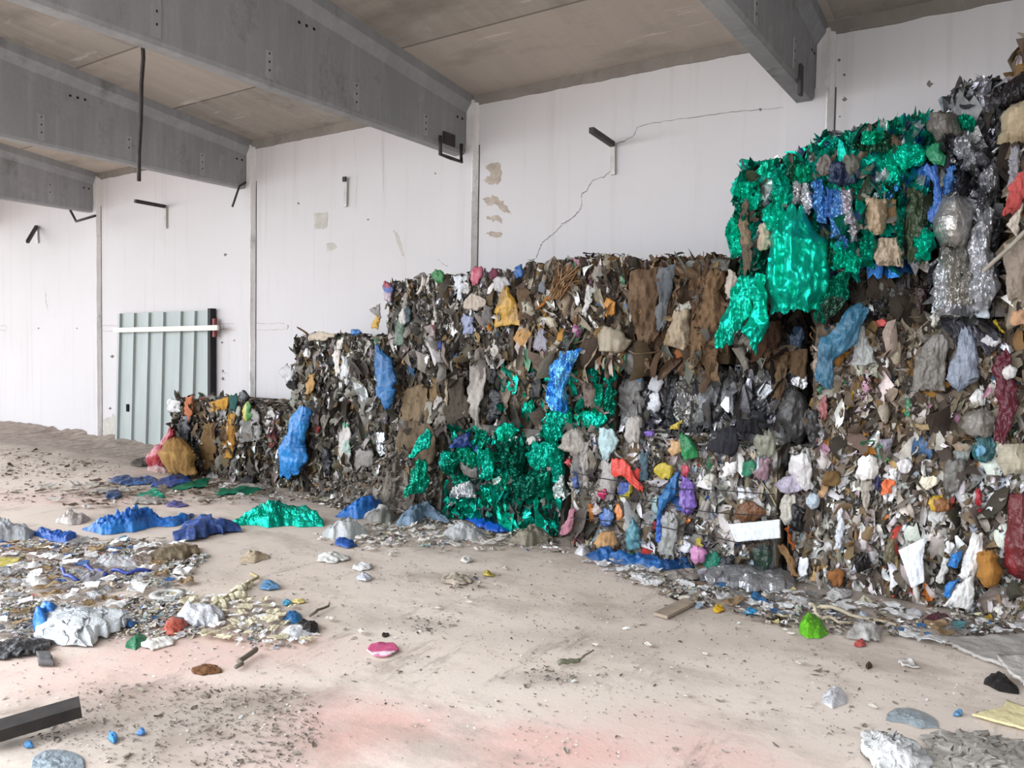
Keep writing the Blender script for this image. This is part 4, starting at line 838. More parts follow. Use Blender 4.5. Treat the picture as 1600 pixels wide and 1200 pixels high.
G_('G', 'blue_sack', ['#2f7cc4'], 'film', [(1490, 862), (1482, 885)], [(1506, 860), (1498, 884)], bulge=.04, off=.09); G_('G', 'blue_sack', ['#2f7cc4'], 'film', [(1482, 905), (1476, 928)], [(1500, 902), (1484, 930)], bulge=.03, off=.12); G_('G', 'tan_cap', ['#b07f42', '#a37238'], 'matte', ('e', 1525, 858, 1567, 913), bulge=.14, crum=.012, off=.1, label='rounded tan cap')
G_('G', 'dark_red_sack', ['#6d2a2c', '#842c30'], 'film', [(1578, 776), (1572, 840), (1574, 905)], [(1640, 770), (1640, 840), (1640, 910)], bulge=.14, off=.08); G_('G', 'white_card', ['#e8e8ea'], 'matte', ('r', 1246, 870, 1265, 901), crum=.008); G_('G', 'white_strip', ['#e2e4ea'], 'film', [(1312, 790), (1308, 830), (1304, 856)], [(1318, 792), (1320, 830), (1314, 856)]); G_('G', 'pale_blue_scrap', ['#c3cfd8'], 'film', ('e', 1262, 770, 1283, 794), bulge=.05)
G_('G', 'cream_bag', ['#d3cdbf'], 'film', ('e', 1222, 772, 1246, 820), bulge=.07); G_('G', 'black_bag', ['#1f1e20'], 'film', ('e', 1234, 786, 1258, 832), bulge=.06); G_('G', 'orange_strip', ['#b9622f'], 'matte', [(1226, 822), (1232, 840), (1240, 855)], [(1233, 822), (1240, 845), (1246, 858)]); G_('G', 'cardboard_strip', ['#8b6a48'], 'matte', [(1218, 850), (1228, 870), (1240, 896)], [(1230, 850), (1240, 870), (1249, 900)], off=.08)
G_('G', 'lilac_rag', ['#b9b0c0'], 'film', ('e', 1214, 744, 1258, 770), bulge=.05); G_('G', 'red_scrap', ['#b43038'], 'film', ('r', 1526, 762, 1536, 798)); G_('G', 'white_scrap', ['#e2dedb'], 'matte', ('e', 1478, 846, 1492, 864)); G_('G', 'brown_cup', ['#8a5a34'], 'matte', ('e', 1296, 888, 1320, 916), bulge=.06); G_('G', 'white_wrap', ['#e3dedd'], 'film', ('e', 1402, 714, 1426, 740), bulge=.05); G_('G', 'cream_paper', ['#e2d9c2'], 'matte', ('r', 1430, 744, 1462, 764)); G_('G', 'brown_scrap', ['#6c5433'], 'matte', ('e', 1284, 734, 1314, 760))
G_('G', 'olive_film', ['#6c6345'], 'clear', ('r', 1378, 840, 1398, 878)); G_('G', 'hole_shade_sheet', ['#1d1816'], 'film', ('r', 1336, 862, 1362, 890)); G_('G', 'grey_bag', ['#76726c'], 'clear', ('e', 1474, 716, 1510, 772), bulge=.06); G_('G', 'white_fold', ['#dbd7d0'], 'film', [(1474, 872), (1468, 890), (1462, 908)], [(1484, 870), (1482, 892), (1474, 910)])  # the near-black sheet stands in for the shade inside a hole
part('F', 'orange_red_sheet', ['#d9483a'], 'film', [(960, 716), (961, 735), (985, 748), (1003, 766)], [(976, 716), (990, 732), (1006, 752), (1009, 764)], bulge=.03, off=.12, crum=.012)
part('F', 'blue_bag', ['#2c6ea6', '#276096'], 'film', [(1060, 735), (1040, 760), (1030, 785), (1032, 806)], [(1067, 735), (1064, 765), (1052, 782), (1036, 806)], bulge=.09, off=.1); part('F', 'purple_bag', ['#8062b4', '#9a80c6'], 'film', [(1070, 745), (1064, 772), (1066, 790), (1078, 800)], [(1086, 748), (1090, 770), (1092, 790), (1084, 801)], bulge=.08, crum=.03, off=.09)
part('F', 'pink_mat', ['#b98490', '#a87480'], 'matte', [(896, 794), (886, 818), (878, 836)], [(904, 792), (902, 812), (892, 834)], off=.1); part('F', 'cardboard_box', ['#b58f66', '#a57f58'], 'matte', [(944, 830), (932, 846), (940, 856)], [(966, 826), (970, 846), (962, 860)], bulge=.1, off=.1); part('F', 'green_bag', ['#2f8a50', '#257a46'], 'film', [(1063, 676), (1066, 700), (1074, 718)], [(1074, 676), (1090, 696), (1097, 712)], bulge=.08, off=.09)
part('F', 'black_cloth', ['#232228', '#2c2b30'], 'matte', [(1128, 672), (1110, 690), (1108, 704)], [(1150, 662), (1160, 690), (1146, 710)], bulge=.09, off=.1); part('F', 'black_cloth', ['#1f1e22'], 'matte', [(1158, 654), (1150, 672)], [(1184, 654), (1196, 678)], bulge=.09, off=.1); part('F', 'yellow_wrap', ['#c2ac3c', '#b09a30'], 'film', ('e', 1027, 721, 1056, 746), bulge=.05, off=.08)
part('F', 'brown_sheet', ['#6a4630', '#7c5438'], 'film', ('e', 1150, 784, 1197, 814), bulge=.06); part('F', 'dark_green_sheet', ['#2c4034', '#54402e'], 'film', [(1168, 845), (1180, 870), (1186, 888)], [(1204, 842), (1206, 866), (1204, 890)], bulge=.05); part('F', 'pink_bag', ['#cf8fb8'], 'film', ('e', 1081, 850, 1108, 877), bulge=.09, off=.12); part('F', 'orange_pack', ['#d9894c'], 'film', ('r', 965, 788, 978, 812)); part('F', 'blue_pack', ['#6c8cc0', '#4a6cb0'], 'film', ('e', 940, 793, 960, 822), bulge=.06)
part('F', 'teal_bottle', ['#5f98a4', '#4d828e'], 'clear', [(990, 808), (982, 824), (982, 854)], [(996, 808), (1003, 824), (1003, 856)], bulge=.09, off=.1); part('F', 'white_cup', ['#e2dedb'], 'matte', ('r', 1132, 720, 1150, 744), off=.1, bulge=.05); part('F', 'white_wrap', ['#dfdfe4'], 'film', [(1156, 760), (1158, 780)], [(1172, 762), (1184, 774)], off=.09); part('F', 'blue_strip', ['#2f62c0'], 'film', ('r', 1028, 796, 1037, 846), off=.09)
part('F', 'white_board', ['#d9dcdd'], 'matte', [(1145, 816), (1156, 843)], [(1224, 808), (1225, 837)], bulge=.01, crum=.006, off=.2, th=.02, rag=.5); part('F', 'dark_bag', ['#34343a'], 'film', ('e', 1128, 866, 1152, 890), bulge=.06); part('F', 'green_cup', ['#2f8a70', '#86c8d4'], 'film', ('e', 1100, 862, 1126, 888), bulge=.06); part('F', 'white_ball', ['#d9d9de'], 'film', ('e', 1066, 836, 1086, 866), bulge=.07)
part('F', 'blue_yellow_pack', ['#2c4a94', '#c0b23c'], 'film', ('r', 968, 752, 990, 780), off=.08); part('F', 'teal_jeans', ['#4d5f68'], 'matte', ('r', 1000, 706, 1014, 750)); part('F', 'grey_bag', ['#aaa49e', '#98928c'], 'film', [(944, 722), (940, 750), (946, 780)], [(966, 724), (968, 752), (960, 784)], bulge=.08); part('F', 'pale_film', ['#a8a8a4'], 'clear', [(1036, 800), (1030, 840), (1034, 862)], [(1058, 800), (1062, 840), (1056, 866)], bulge=.05, off=.08); part('F', 'grey_film', ['#a9a29a'], 'clear', [(1096, 780), (1090, 806)], [(1112, 780), (1108, 812)])
part('F', 'tan_bag', ['#c79f6e'], 'film', ('e', 1048, 688, 1068, 710), off=.08); part('F', 'violet_scrap', ['#7a5cb0'], 'film', ('e', 1009, 672, 1028, 682), off=.08); part('F', 'aqua_bag', ['#b9d2d4', '#a8c4c8'], 'film', [(940, 668), (936, 700), (944, 720)], [(960, 666), (970, 690), (958, 706)], bulge=.08); part('F', 'olive_bag', ['#8b8a78'], 'clear', ('e', 1180, 670, 1216, 712), bulge=.08); part('F', 'mauve_bag', ['#8d7078'], 'film', [(1186, 716), (1178, 745)], [(1206, 712), (1200, 752)], bulge=.06); part('F', 'green_fleece', ['#3f7d62'], 'matte', ('e', 1160, 718, 1182, 744), bulge=.05)
part('F', 'yellow_film', ['#b8a23c'], 'film', [(1050, 664), (1048, 672)], [(1070, 656), (1064, 668)], off=.08); part('F', 'beige_bag', ['#a8a096', '#989086'], 'film', ('e', 880, 670, 920, 712), bulge=.1); part('F', 'beige_bag', ['#b0a8a0', '#a09890'], 'film', ('e', 978, 650, 1006, 692), bulge=.08); part('F', 'black_rag', ['#2c2a2c'], 'matte', ('e', 992, 666, 1014, 684), bulge=.06); part('F', 'magenta_scrap', ['#b9305c'], 'film', ('e', 938, 764, 954, 778), off=.09); part('F', 'red_scrap', ['#b0323a'], 'film', ('e', 886, 716, 896, 728)); part('F', 'blue_scrap', ['#4a62a0'], 'film', ('r', 898, 735, 906, 762)); part('F', 'grey_hang', ['#a39b93'], 'film', [(912, 690), (908, 720), (914, 760)], [(924, 690), (922, 725), (922, 762)], bulge=.05); part('F', 'red_tin', ['#c04a5c'], 'film', ('r', 1067, 726, 1078, 744), off=.08); part('F', 'cream_cap', ['#d8d2c6'], 'film', ('e', 1102, 738, 1124, 758), bulge=.06)
# black tie wires around that bale
WIRE = plain('black_wire', '#1b1a1a', .6)
o = B('F'); X0, X1 = fx(894, 5.72), fx(1216, 5.72)
for zz in (.52, .66, .3):
    xs = np.linspace(X0, X1, 40); pts = [(x, 5.73 + .015 * math.sin(x * 9 + zz * 20), zz + .025 * math.sin(x * 3 + zz * 9)) for x in xs]
    tube('tie_wire', WIRE, pts, .004, o, 5)
# green foil bale at the foot of the stack
for i, q in enumerate([('r', 752, 702, 780, 748), ('e', 689, 703, 722, 738), ('e', 780, 660, 812, 690), ('r', 800, 700, 824, 746), ('e', 826, 690, 868, 732), ('r', 866, 690, 888, 750), ('e', 784, 736, 806, 764), ('e', 806, 740, 846, 780), ('e', 752, 756, 770, 775), ('r', 836, 730, 862, 776), ('e', 720, 700, 750, 730), ('r', 780, 690, 800, 730), ('e', 850, 660, 884, 692), ('e', 712, 740, 740, 762)]):
    part('E', 'green_foil', [['#0cac94'], ['#0aa08a', '#087a62'], ['#18ccb0', '#0c987a'], ['#0a6250']][i % 4], 'foil', q, bulge=.07, crum=.05, off=.06)
part('E', 'blue_bag', ['#28509a', '#4a70b8', '#223a78'], 'film', [(718, 682), (707, 698)], [(736, 676), (740, 700)], bulge=.08, crum=.04, off=.08); part('E', 'silver_foil', ['#d4d4d6'], 'foil', [(712, 760), (708, 776)], [(740, 748), (752, 778)], bulge=.1, crum=.05, off=.1); part('E', 'silver_foil', ['#c9d4d0'], 'foil', [(872, 744), (866, 776)], [(884, 742), (888, 776)], bulge=.05, crum=.03); part('E', 'grey_bag', ['#77726c'], 'film', ('r', 724, 716, 752, 746), bulge=.07)
part('E', 'silver_foil', ['#c9c9cc'], 'foil', ('e', 792, 676, 812, 690)); part('E', 'blue_scrap', ['#2a4f9c'], 'film', ('r', 742, 696, 752, 720)); part('E', 'dark_film', ['#232826'], 'film', ('r', 740, 745, 782, 775)); part('E', 'white_scrap', ['#cfcac2'], 'film', ('e', 826, 682, 840, 694))
# top bale: the big green bag and its ragged neighbours
GF = ['#0cc0a4', '#12ceb0', '#0aaa92']
part('R', 'green_foil_bag', ['#0cc4a8', '#12d0b4'], 'foil', [(1232, 325), (1210, 373), (1201, 427), (1198, 492)], [(1258, 328), (1287, 373), (1294, 447), (1280, 480)], bulge=.3, crum=.085, off=.12, freq=5.2, flat=False, rag=1., label='big crumpled bright green foil bag')
part('R', 'green_foil_sheet', ['#0cb89c', '#0ca08a', '#5f7d6c'], 'foil', [(1160, 430), (1140, 475), (1124, 520), (1125, 548)], [(1184, 436), (1180, 480), (1166, 520), (1150, 540)], bulge=.08, crum=.06, off=.16, freq=6., flat=False); part('R', 'green_foil_sheet', ['#0cc4a8'], 'foil', [(1178, 430), (1172, 480), (1168, 520), (1182, 547)], [(1203, 434), (1206, 470), (1208, 508), (1186, 549)], bulge=.1, crum=.07, off=.2, freq=6., flat=False)
part('R', 'green_foil_sheet', ['#0c947a', '#087a62', '#3f5c4e'], 'foil', [(1290, 440), (1276, 480), (1276, 506)], [(1333, 420), (1326, 470), (1290, 508)], bulge=.08, crum=.05, off=.1)
for i, q in enumerate([('e', 1137, 340, 1170, 402), ('r', 1160, 286, 1192, 330), ('e', 1150, 320, 1180, 350), ('r', 1184, 290, 1214, 345), ('r', 1212, 268, 1246, 320), ('e', 1200, 320, 1236, 372), ('r', 1158, 390, 1200, 432), ('r', 1290, 370, 1312, 420), ('e', 1296, 380, 1330, 424), ('r', 1340, 296, 1352, 350), ('r', 1345, 350, 1372, 420), ('e', 1340, 208, 1408, 244), ('e', 1366, 236, 1420, 300), ('e', 1400, 226, 1450, 268), ('r', 1404, 300, 1416, 410), ('e', 1380, 280, 1416, 316), ('e', 1320, 396, 1350, 430), ('e', 1425, 362, 1463, 408), ('r', 1272, 320, 1284, 380), ('e', 1232, 262, 1276, 290)]):
    part('R', 'green_foil', [GF, ['#0cc4a8'], ['#08927a', '#087a62'], ['#10b490', '#2d5a44']][i % 4], 'foil', q, bulge=.1, crum=.06, off=.08 + .03 * (i % 3))
part('R', 'green_tag', ['#0aa886'], 'foil', [(1192, 256), (1186, 272)], [(1214, 252), (1210, 282)], off=.12); part('R', 'brown_strip', ['#7b6a56', '#5d5144'], 'matte', [(1166, 318), (1160, 350), (1166, 390), (1170, 428)], [(1176, 318), (1176, 350), (1182, 390), (1180, 420)], off=.2)
for (a, col, mt) in [(('r', 1240, 286, 1256, 326), '#c3bfc0', 'foil'), (('r', 1256, 290, 1274, 338), '#cfcfd2', 'foil'), (('r', 1276, 284, 1300, 350), '#5f94c8', 'foil'), (('r', 1300, 300, 1324, 390), '#6a9ccc', 'foil'), (('r', 1292, 296, 1304, 340), '#2f62a8', 'film'), (('r', 1318, 300, 1340, 354), '#c4bcc4', 'foil'), (('e', 1296, 256, 1344, 296), '#27324e', 'film'), (('e', 1276, 248, 1304, 278), '#8a807a', 'film'), (('r', 1416, 300, 1450, 412), '#3c4a32', 'film'), (('e', 1316, 246, 1346, 276), '#6b6a60', 'matte'), (('r', 1330, 340, 1346, 380), '#b8b0b4', 'foil'), (('r', 1310, 370, 1328, 400), '#5f90c4', 'foil'), (('e', 1188, 350, 1208, 394), '#b5a690', 'matte'), (('e', 1380, 216, 1410, 240), '#6c5a4a', 'matte')]:
    part('R', {'foil': 'foil_strip', 'film': 'plastic_sheet', 'matte': 'paper_sheet'}[mt], [col], mt, a, bulge=.07, crum=.04, off=.13)
part('R', 'beige_sheet', ['#c3b3a2', '#b59c80'], 'film', [(1356, 314), (1354, 340), (1366, 370)], [(1386, 314), (1390, 340), (1378, 372)], bulge=.12, crum=.03, off=.16); part('R', 'cardboard_flap', ['#7d5f42'], 'matte', ('r', 1388, 314, 1407, 350), off=.14, crum=.008); part('R', 'beige_foil', ['#b9a58e', '#a08870'], 'film', ('r', 1368, 372, 1414, 418), bulge=.08, crum=.05, off=.12)
part('S', 'grey_bag', ['#6b665f', '#7d766c'], 'film', ('e', 1450, 178, 1504, 222), bulge=.16, off=.1); part('S', 'green_tuft', ['#0a9a7c'], 'foil', ('e', 1498, 182, 1524, 208), bulge=.1, crum=.05, off=.1); part('S', 'blue_film', ['#2a52a0', '#3f6cb4'], 'film', [(1446, 262), (1462, 300), (1450, 345)], [(1462, 258), (1476, 300), (1466, 350)], bulge=.06, off=.12); part('S', 'blue_film', ['#3a6aa8'], 'film', ('r', 1474, 262, 1492, 306), bulge=.06, off=.1); part('S', 'green_film', ['#2f8a60', '#4a7a50'], 'film', ('r', 1452, 230, 1486, 262), bulge=.07, off=.1)
part('S', 'silver_ball_bag', ['#b8b5b2', '#a8a49e'], 'foil', [(1474, 312), (1460, 340), (1461, 365), (1474, 392)], [(1500, 308), (1521, 330), (1523, 355), (1505, 388)], bulge=.24, crum=.012, off=.12, flat=False, label='rounded silver-grey bag'); part('S', 'silver_film', ['#b5b5b8', '#9a968e'], 'foil', [(1476, 390), (1460, 430), (1458, 480), (1470, 494)], [(1510, 384), (1520, 420), (1524, 460), (1520, 492)], bulge=.12, crum=.05, off=.12); part('S', 'silver_film', ['#c2c2c6'], 'foil', [(1528, 330), (1514, 380), (1512, 440), (1516, 486)], [(1554, 336), (1550, 395), (1560, 450), (1546, 490)], bulge=.12, crum=.05, off=.14)
for i, q in enumerate([('e', 1488, 214, 1526, 252), ('e', 1506, 240, 1548, 282), ('r', 1494, 268, 1520, 310), ('e', 1530, 262, 1562, 304), ('r', 1524, 296, 1552, 336), ('e', 1470, 208, 1498, 240)]): part('S', 'foil_piece', [['#b4b4b8'], ['#6c6c70', '#a0a0a4'], ['#4a4a4e']][i % 3], 'foil', q, bulge=.12, crum=.06, off=.1)
part('S', 'black_film', ['#232327'], 'film', [(1552, 340), (1538, 368), (1536, 390)], [(1568, 340), (1566, 372), (1556, 396)], bulge=.07, off=.1); part('S', 'black_film', ['#1f1f24'], 'film', ('r', 1540, 418, 1562, 468), bulge=.06, off=.1); part('S', 'pale_film', ['#c9d2da'], 'film', [(1462, 470), (1456, 492)], [(1546, 468), (1546, 498)], bulge=.08, off=.12, vert=False)
part('T', 'beige_sack', ['#a8987e', '#9a8a70', '#b5a78e'], 'matte', [(1578, 168), (1562, 195), (1558, 226)], [(1640, 160), (1640, 195), (1640, 232)], bulge=.28, crum=.03, off=.1, label='bulging beige sack'); part('T', 'black_bag', ['#1f1a1c', '#2c2024'], 'film', [(1590, 116), (1570, 140), (1564, 172)], [(1640, 112), (1640, 138), (1600, 165)], bulge=.12, crum=.04, off=.1); part('T', 'red_cloth', ['#b0524e', '#a34844'], 'matte', [(1592, 272), (1576, 305), (1567, 336)], [(1612, 270), (1602, 310), (1580, 340)], bulge=.05, off=.12)
part('T', 'grey_hang', ['#8f8b90'], 'film', ('r', 1574, 232, 1590, 296), off=.1); part('T', 'gap_shade_sheet', ['#1c1a1a'], 'film', ('r', 1590, 236, 1630, 272)); part('T', 'pale_rag', ['#b9ad9f'], 'matte', [(1590, 318), (1576, 352)], [(1600, 322), (1590, 372)], off=.1); part('T', 'tan_sheet', ['#8f8274', '#7c7064'], 'matte', ('r', 1572, 380, 1630, 470), bulge=.1, off=.06); part('T', 'orange_wrap', ['#b28a6a'], 'matte', ('e', 1578, 486, 1612, 508), bulge=.07); part('T', 'teal_cloth', ['#3a5f66'], 'matte', ('e', 1592, 290, 1622, 318), off=.08)  # the near-black sheet paints the shade in a gap of this bale
# rope across the two right-hand bales
ROPE = plain('grey_rope', '#8d867a', .9, var=.2)
P = [onY(np.array(a), np.array(b), 5.62) for a, b in [(1536, 424), (1556, 406), (1578, 386), (1600, 363), (1622, 344)]]
tube('rope', ROPE, P, .013, B('T'))

# loose bags and sheets hanging over the bale fronts, each a thing of its own
def hang(name, label, cat, cols, mat, L, R, Y, **k):
    o = fsheet(name, L, R, Y, cols, mat, **k); return tag(o, label, cat)
hang('plastic_bag', 'long bright blue plastic bag leaning on the low grey bales', 'bag', ['#3088d0', '#2a7abf', '#3c96dc'], 'film', [(463, 637), (456, 650), (448, 676), (438, 704), (440, 743)], [(487, 635), (485, 665), (479, 690), (484, 715), (474, 740)], 6.0, bulge=.12, crum=.03, off=.03)
hang('plastic_bag', 'dark blue plastic bag hanging down beside the grey-brown upper bale', 'bag', ['#2c6ea6', '#27649a'], 'film', [(591, 544), (587, 568), (588, 610), (602, 637)], [(600, 543), (618, 570), (619, 612), (611, 640)], 6.02, bulge=.1, crum=.02, off=.03)
hang('foil_bag', 'crinkled pale blue metallic bag hanging in the middle of the stack', 'bag', ['#55a4e6', '#78bef0', '#3c88d0'], 'foil', [(876, 548), (866, 572), (857, 592), (853, 625), (866, 640)], [(907, 543), (898, 566), (889, 590), (886, 620), (884, 644)], 6.0, bulge=.1, crum=.05, off=.03)
hang('plastic_sheet', 'long teal-blue plastic sheet hanging from under the green foil bale', 'sheet', ['#2b6480', '#346f8c'], 'clear', [(1338, 478), (1294, 514), (1279, 560), (1275, 604)], [(1357, 482), (1341, 530), (1302, 560), (1298, 604)], 5.86, bulge=.08, crum=.03, off=.03)
hang('foil_sheet', 'green foil sheet folded over at the left of the green foil bale', 'sheet', ['#0cb89c', '#0ca08a'], 'foil', [(672, 672), (655, 690), (640, 712)], [(679, 674), (672, 698), (652, 716)], 5.9, bulge=.06, crum=.04, off=.03)
hang('foil_sheet', 'tall green foil sheet standing at the left foot of the green foil bale', 'sheet', ['#0a9276', '#087a62', '#0cac94'], 'foil', [(654, 716), (642, 750), (636, 777)], [(671, 718), (673, 745), (664, 766)], 5.8, bulge=.08, crum=.05, off=.03)
hang('cardboard_carton', 'tan cardboard carton slumped against the far end of the bale row', 'carton', ['#96723f', '#a27d48', '#8a683a'], 'matte', [(274, 684), (252, 695), (248, 704), (260, 741)], [(282, 684), (299, 698), (305, 716), (307, 741)], 5.86, bulge=.24, crum=.03, th=.03, rag=1.)
hang('red_bag', 'red plastic bag behind the tan cardboard carton', 'bag', ['#a83040', '#b8444a', '#a02c3a', '#c9a8a4'], 'film', [(266, 668), (246, 695), (230, 716), (229, 742)], [(274, 672), (266, 700), (256, 724), (262, 742)], 5.96, bulge=.12, crum=.04)

# ================================================================== things lying on the floor
def proj(P):
    c = (np.asarray(P) - EYE) @ ROT
    return np.stack([800 + F * c[..., 0] / -c[..., 2], 600 - F * c[..., 1] / -c[..., 2]], -1)
def inpoly(p, poly):
    x, y = p[:, 0], p[:, 1]; r = np.zeros(len(p), bool); n = len(poly)
    for i in range(n):
        (x1, y1), (x2, y2) = poly[i], poly[(i + 1) % n]
        if y1 == y2: continue
        k = ((y1 > y) != (y2 > y)) & (x < (x2 - x1) * (y - y1) / (y2 - y1) + x1); r ^= k
    return r
def floor_pts(rng, poly, k, ymax=5.95):
    """k points of the floor inside a region given by its corners"""
    A = onZ(np.array([a for a, b in poly], float), np.array([b for a, b in poly], float)); lo, hi = A.min(0), A.max(0)
    out = np.zeros((0, 3))
    while len(out) < k:
        q = np.c_[rng.uniform(lo[0], hi[0], 6 * k), rng.uniform(lo[1], min(hi[1], ymax), 6 * k), np.zeros(6 * k)]
        out = np.r_[out, q[inpoly(proj(q), poly)]]
    return out[:k]
LIT = [('#e2dcd4', 4, 'matte'), ('#c9c0b5', 4, 'matte'), ('#a69a8c', 4, 'matte'), ('#8a7c6c', 3, 'matte'), ('#f1eeea', 3, 'film'), ('#c4b28e', 2, 'matte'), ('#5a5048', 2.4, 'matte'), ('#8fa3b5', .9, 'film'), ('#3f6fae', .5, 'film'), ('#b9cfc8', .6, 'film'), ('#b9645a', .25, 'film'), ('#d4c27a', .3, 'film'), ('#3a3430', 1.2, 'matte')]
LITP = [('#e6e1db', 4, 'matte'), ('#d2cac1', 4, 'matte'), ('#b5aa9e', 4, 'matte'), ('#988b7d', 2.4, 'matte'), ('#f3f1ee', 3.4, 'film'), ('#d6c8a8', 1.8, 'matte'), ('#6b6056', 1.2, 'matte'), ('#a6b6c6', 1.2, 'film'), ('#4a80c0', .4, 'film'), ('#c4d8d2', .7, 'film'), ('#c47a70', .2, 'film'), ('#e0d08c', .3, 'film')]
LITD = [('#6b6056', 4, 'matte'), ('#8a7d70', 3, 'matte'), ('#4c443c', 3, 'matte'), ('#b5a99b', 2, 'matte'), ('#dcd5cc', 1.2, 'film'), ('#a08a6c', 1, 'matte'), ('#3d6ba5', .15, 'film')]
GRIT = [('#8b8176', 4, 'matte'), ('#a0958a', 3, 'matte'), ('#6d655c', 2, 'matte'), ('#b9aea2', 1.5, 'matte'), ('#e2dcd5', .7, 'matte')]
def litter(name, label, cat, poly, k, size, pal, seed, zr=.02, patch=3., ymax=5.95, tilt=.28, soft=38.):
    rng = np.random.default_rng(seed)
    P = floor_pts(rng, poly, int(k * 2.2), ymax)
    px = proj(P); e = np.full(len(P), 1e9)
    for i in range(len(poly)):
        a, b = np.array(poly[i], float), np.array(poly[(i + 1) % len(poly)], float); ab = b - a
        t = np.clip(((px - a) @ ab) / (ab @ ab), 0, 1); e = np.minimum(e, np.linalg.norm((px - a - t[:, None] * ab) * [1, 2.2], axis=1))
    keep = .9 * vn(P * patch, seed) + .5 * vn(P * patch * 3, seed + 1) + .9 * rng.random(len(P)) ** 2 - .9 * np.clip(1 - e / soft, 0, 1) ** 1.3
    P = P[np.argsort(-keep)[:k]]
    k = len(P); w = np.clip(np.exp(rng.normal(math.log(size), .5, k)), .006, .12); l = w * rng.uniform(1, 2.6, k)
    ok = np.array([free(a[0], a[1], max(.016, q * .62)) for a, q in zip(P, l)]); P, w, l = P[ok], w[ok], l[ok]; k = len(P)
    P[:, 2] = .004 + w * .12 + rng.random(k) ** 2 * zr
    f = lambda a: np.tile(np.array(a, float), (k, 1))
    col, mt = pick(rng, pal, k); s = Soup()
    Q = scraps(s, rng, P, f((1, 0, 0)), f((0, 1, 0)), f((0, 0, 1)), w, l, col, mt, curl=.25, jit=.10, nu=3, nv=3, tilt=tilt, twist=2.5)
    for v in s.v: v[:, 2] = np.maximum(v[:, 2], .002)
    o = s.build(name); take(o); return tag(o, label, cat, kind='stuff')
# soil and dust heap before the brown bales
o = gblob('dust_heap', [(495, 768), (520, 752), (556, 744), (590, 718), (620, 698), (655, 690), (680, 720), (705, 770)], [(495, 774), (545, 790), (600, 800), (660, 806), (705, 798)], ['#6b6259', '#7d746a', '#5b5249', '#8f867b'], 'matte', crum=.06, dep=.24, cscale=14., uscale=2.)
tag(o, 'heap of grey shredded dust slumped before the brown dusty bale', 'heap', kind='stuff')
rng = np.random.default_rng(77); s = Soup(); V = np.array([v.co[:] for v in o.data.vertices]) + np.array(o.location); V = V[rng.integers(0, len(V), 2600)] + rng.normal(0, .02, (2600, 3))
V[:, 2] = np.maximum(V[:, 2], .02); k = len(V); f = lambda a: np.tile(np.array(a, float), (k, 1)); w = np.exp(rng.normal(math.log(.022), .5, k)); col, mt = pick(rng, PAL['dust'], k)
scraps(s, rng, V, f((1, 0, 0)), f((0, .6, .8)), f((0, -.8, .6)), w, w * rng.uniform(1, 3, k), col, mt, nu=3, nv=3, tilt=.6, twist=1.5); tag(s.build('shredded_scraps', None, o), kind='stuff')

BL = ['#2a80da', '#2370c8', '#3890e4']
g = gblob; fl = gsheet
g('plastic_bag', [(128, 826), (140, 808), (165, 800), (200, 793), (232, 797), (246, 808), (262, 806), (285, 797), (303, 796)], [(128, 828), (160, 837), (200, 834), (232, 826), (262, 824), (290, 820), (304, 806)], BL, 'film', 'largest bright blue crumpled plastic bag lying on the floor', 'bag', .1, dep=.7, uscale=1.6)
g('plastic_bag', [(-30, 806), (0, 800), (10, 804), (22, 818), (40, 816), (55, 830)], [(-30, 846), (10, 848), (40, 846), (56, 836)], ['#c9cbce', '#b5b7ba'], 'film', 'silver-white plastic bag at the left edge beside the blue bags', 'bag', .06, dep=.8)
g('plastic_sheet', [(50, 830), (60, 822), (78, 832), (98, 826), (120, 826)], [(50, 836), (80, 846), (104, 850), (120, 840)], ['#2a6ed0', '#235fb8'], 'film', 'royal blue plastic sheet between the silver-white bag and the largest blue bag', 'sheet', .05)
g('plastic_wad', [(84, 814), (96, 800), (106, 796), (118, 802), (130, 800), (140, 808)], [(84, 816), (104, 820), (128, 818), (141, 812)], ['#d9d0c9', '#c6bcb4'], 'film', 'fluffy off-white wad of plastic behind the largest blue bag', 'wad', .05)
g('plastic_sheet', [(270, 840), (284, 828), (312, 819), (340, 824), (372, 828)], [(272, 850), (300, 848), (330, 838), (374, 832)], ['#3a62b0', '#33508f'], 'film', 'dull blue plastic sheet just right of the largest blue bag', 'sheet', .05, flat=True, puff=.06)
g('egg_shaped_ball', [(184, 845), (188, 840), (194, 838), (200, 840), (204, 845)], [(184, 846), (194, 849), (204, 846)], ['#6fa8c8'], 'film', 'small light blue plastic ball in front of the largest blue bag', 'ball', .004)
g('cardboard_sheet', [(236, 872), (252, 860), (275, 858), (290, 856), (312, 858)], [(236, 880), (262, 878), (288, 876), (312, 866)], ['#8f8068', '#7d6f5a'], 'matte', 'torn buckled brown cardboard on the litter in front of the dull blue sheet', 'cardboard', .04, flat=True, puff=.03)
g('plastic_bag', [(120, 900), (135, 892), (150, 890), (170, 889), (182, 890)], [(120, 912), (140, 914), (165, 908), (182, 896)], ['#a29ea4', '#b0acae'], 'film', 'grey plastic bag lying among blue strips in the left litter', 'bag', .03, dep=.9)
g('plastic_bag', [(150, 872), (165, 866), (190, 868), (214, 872)], [(150, 884), (175, 888), (214, 886)], ['#d9d8da', '#c9c8cc'], 'clear', 'whitish clear bag lying in the left litter behind blue strips', 'bag', .03, dep=.9)
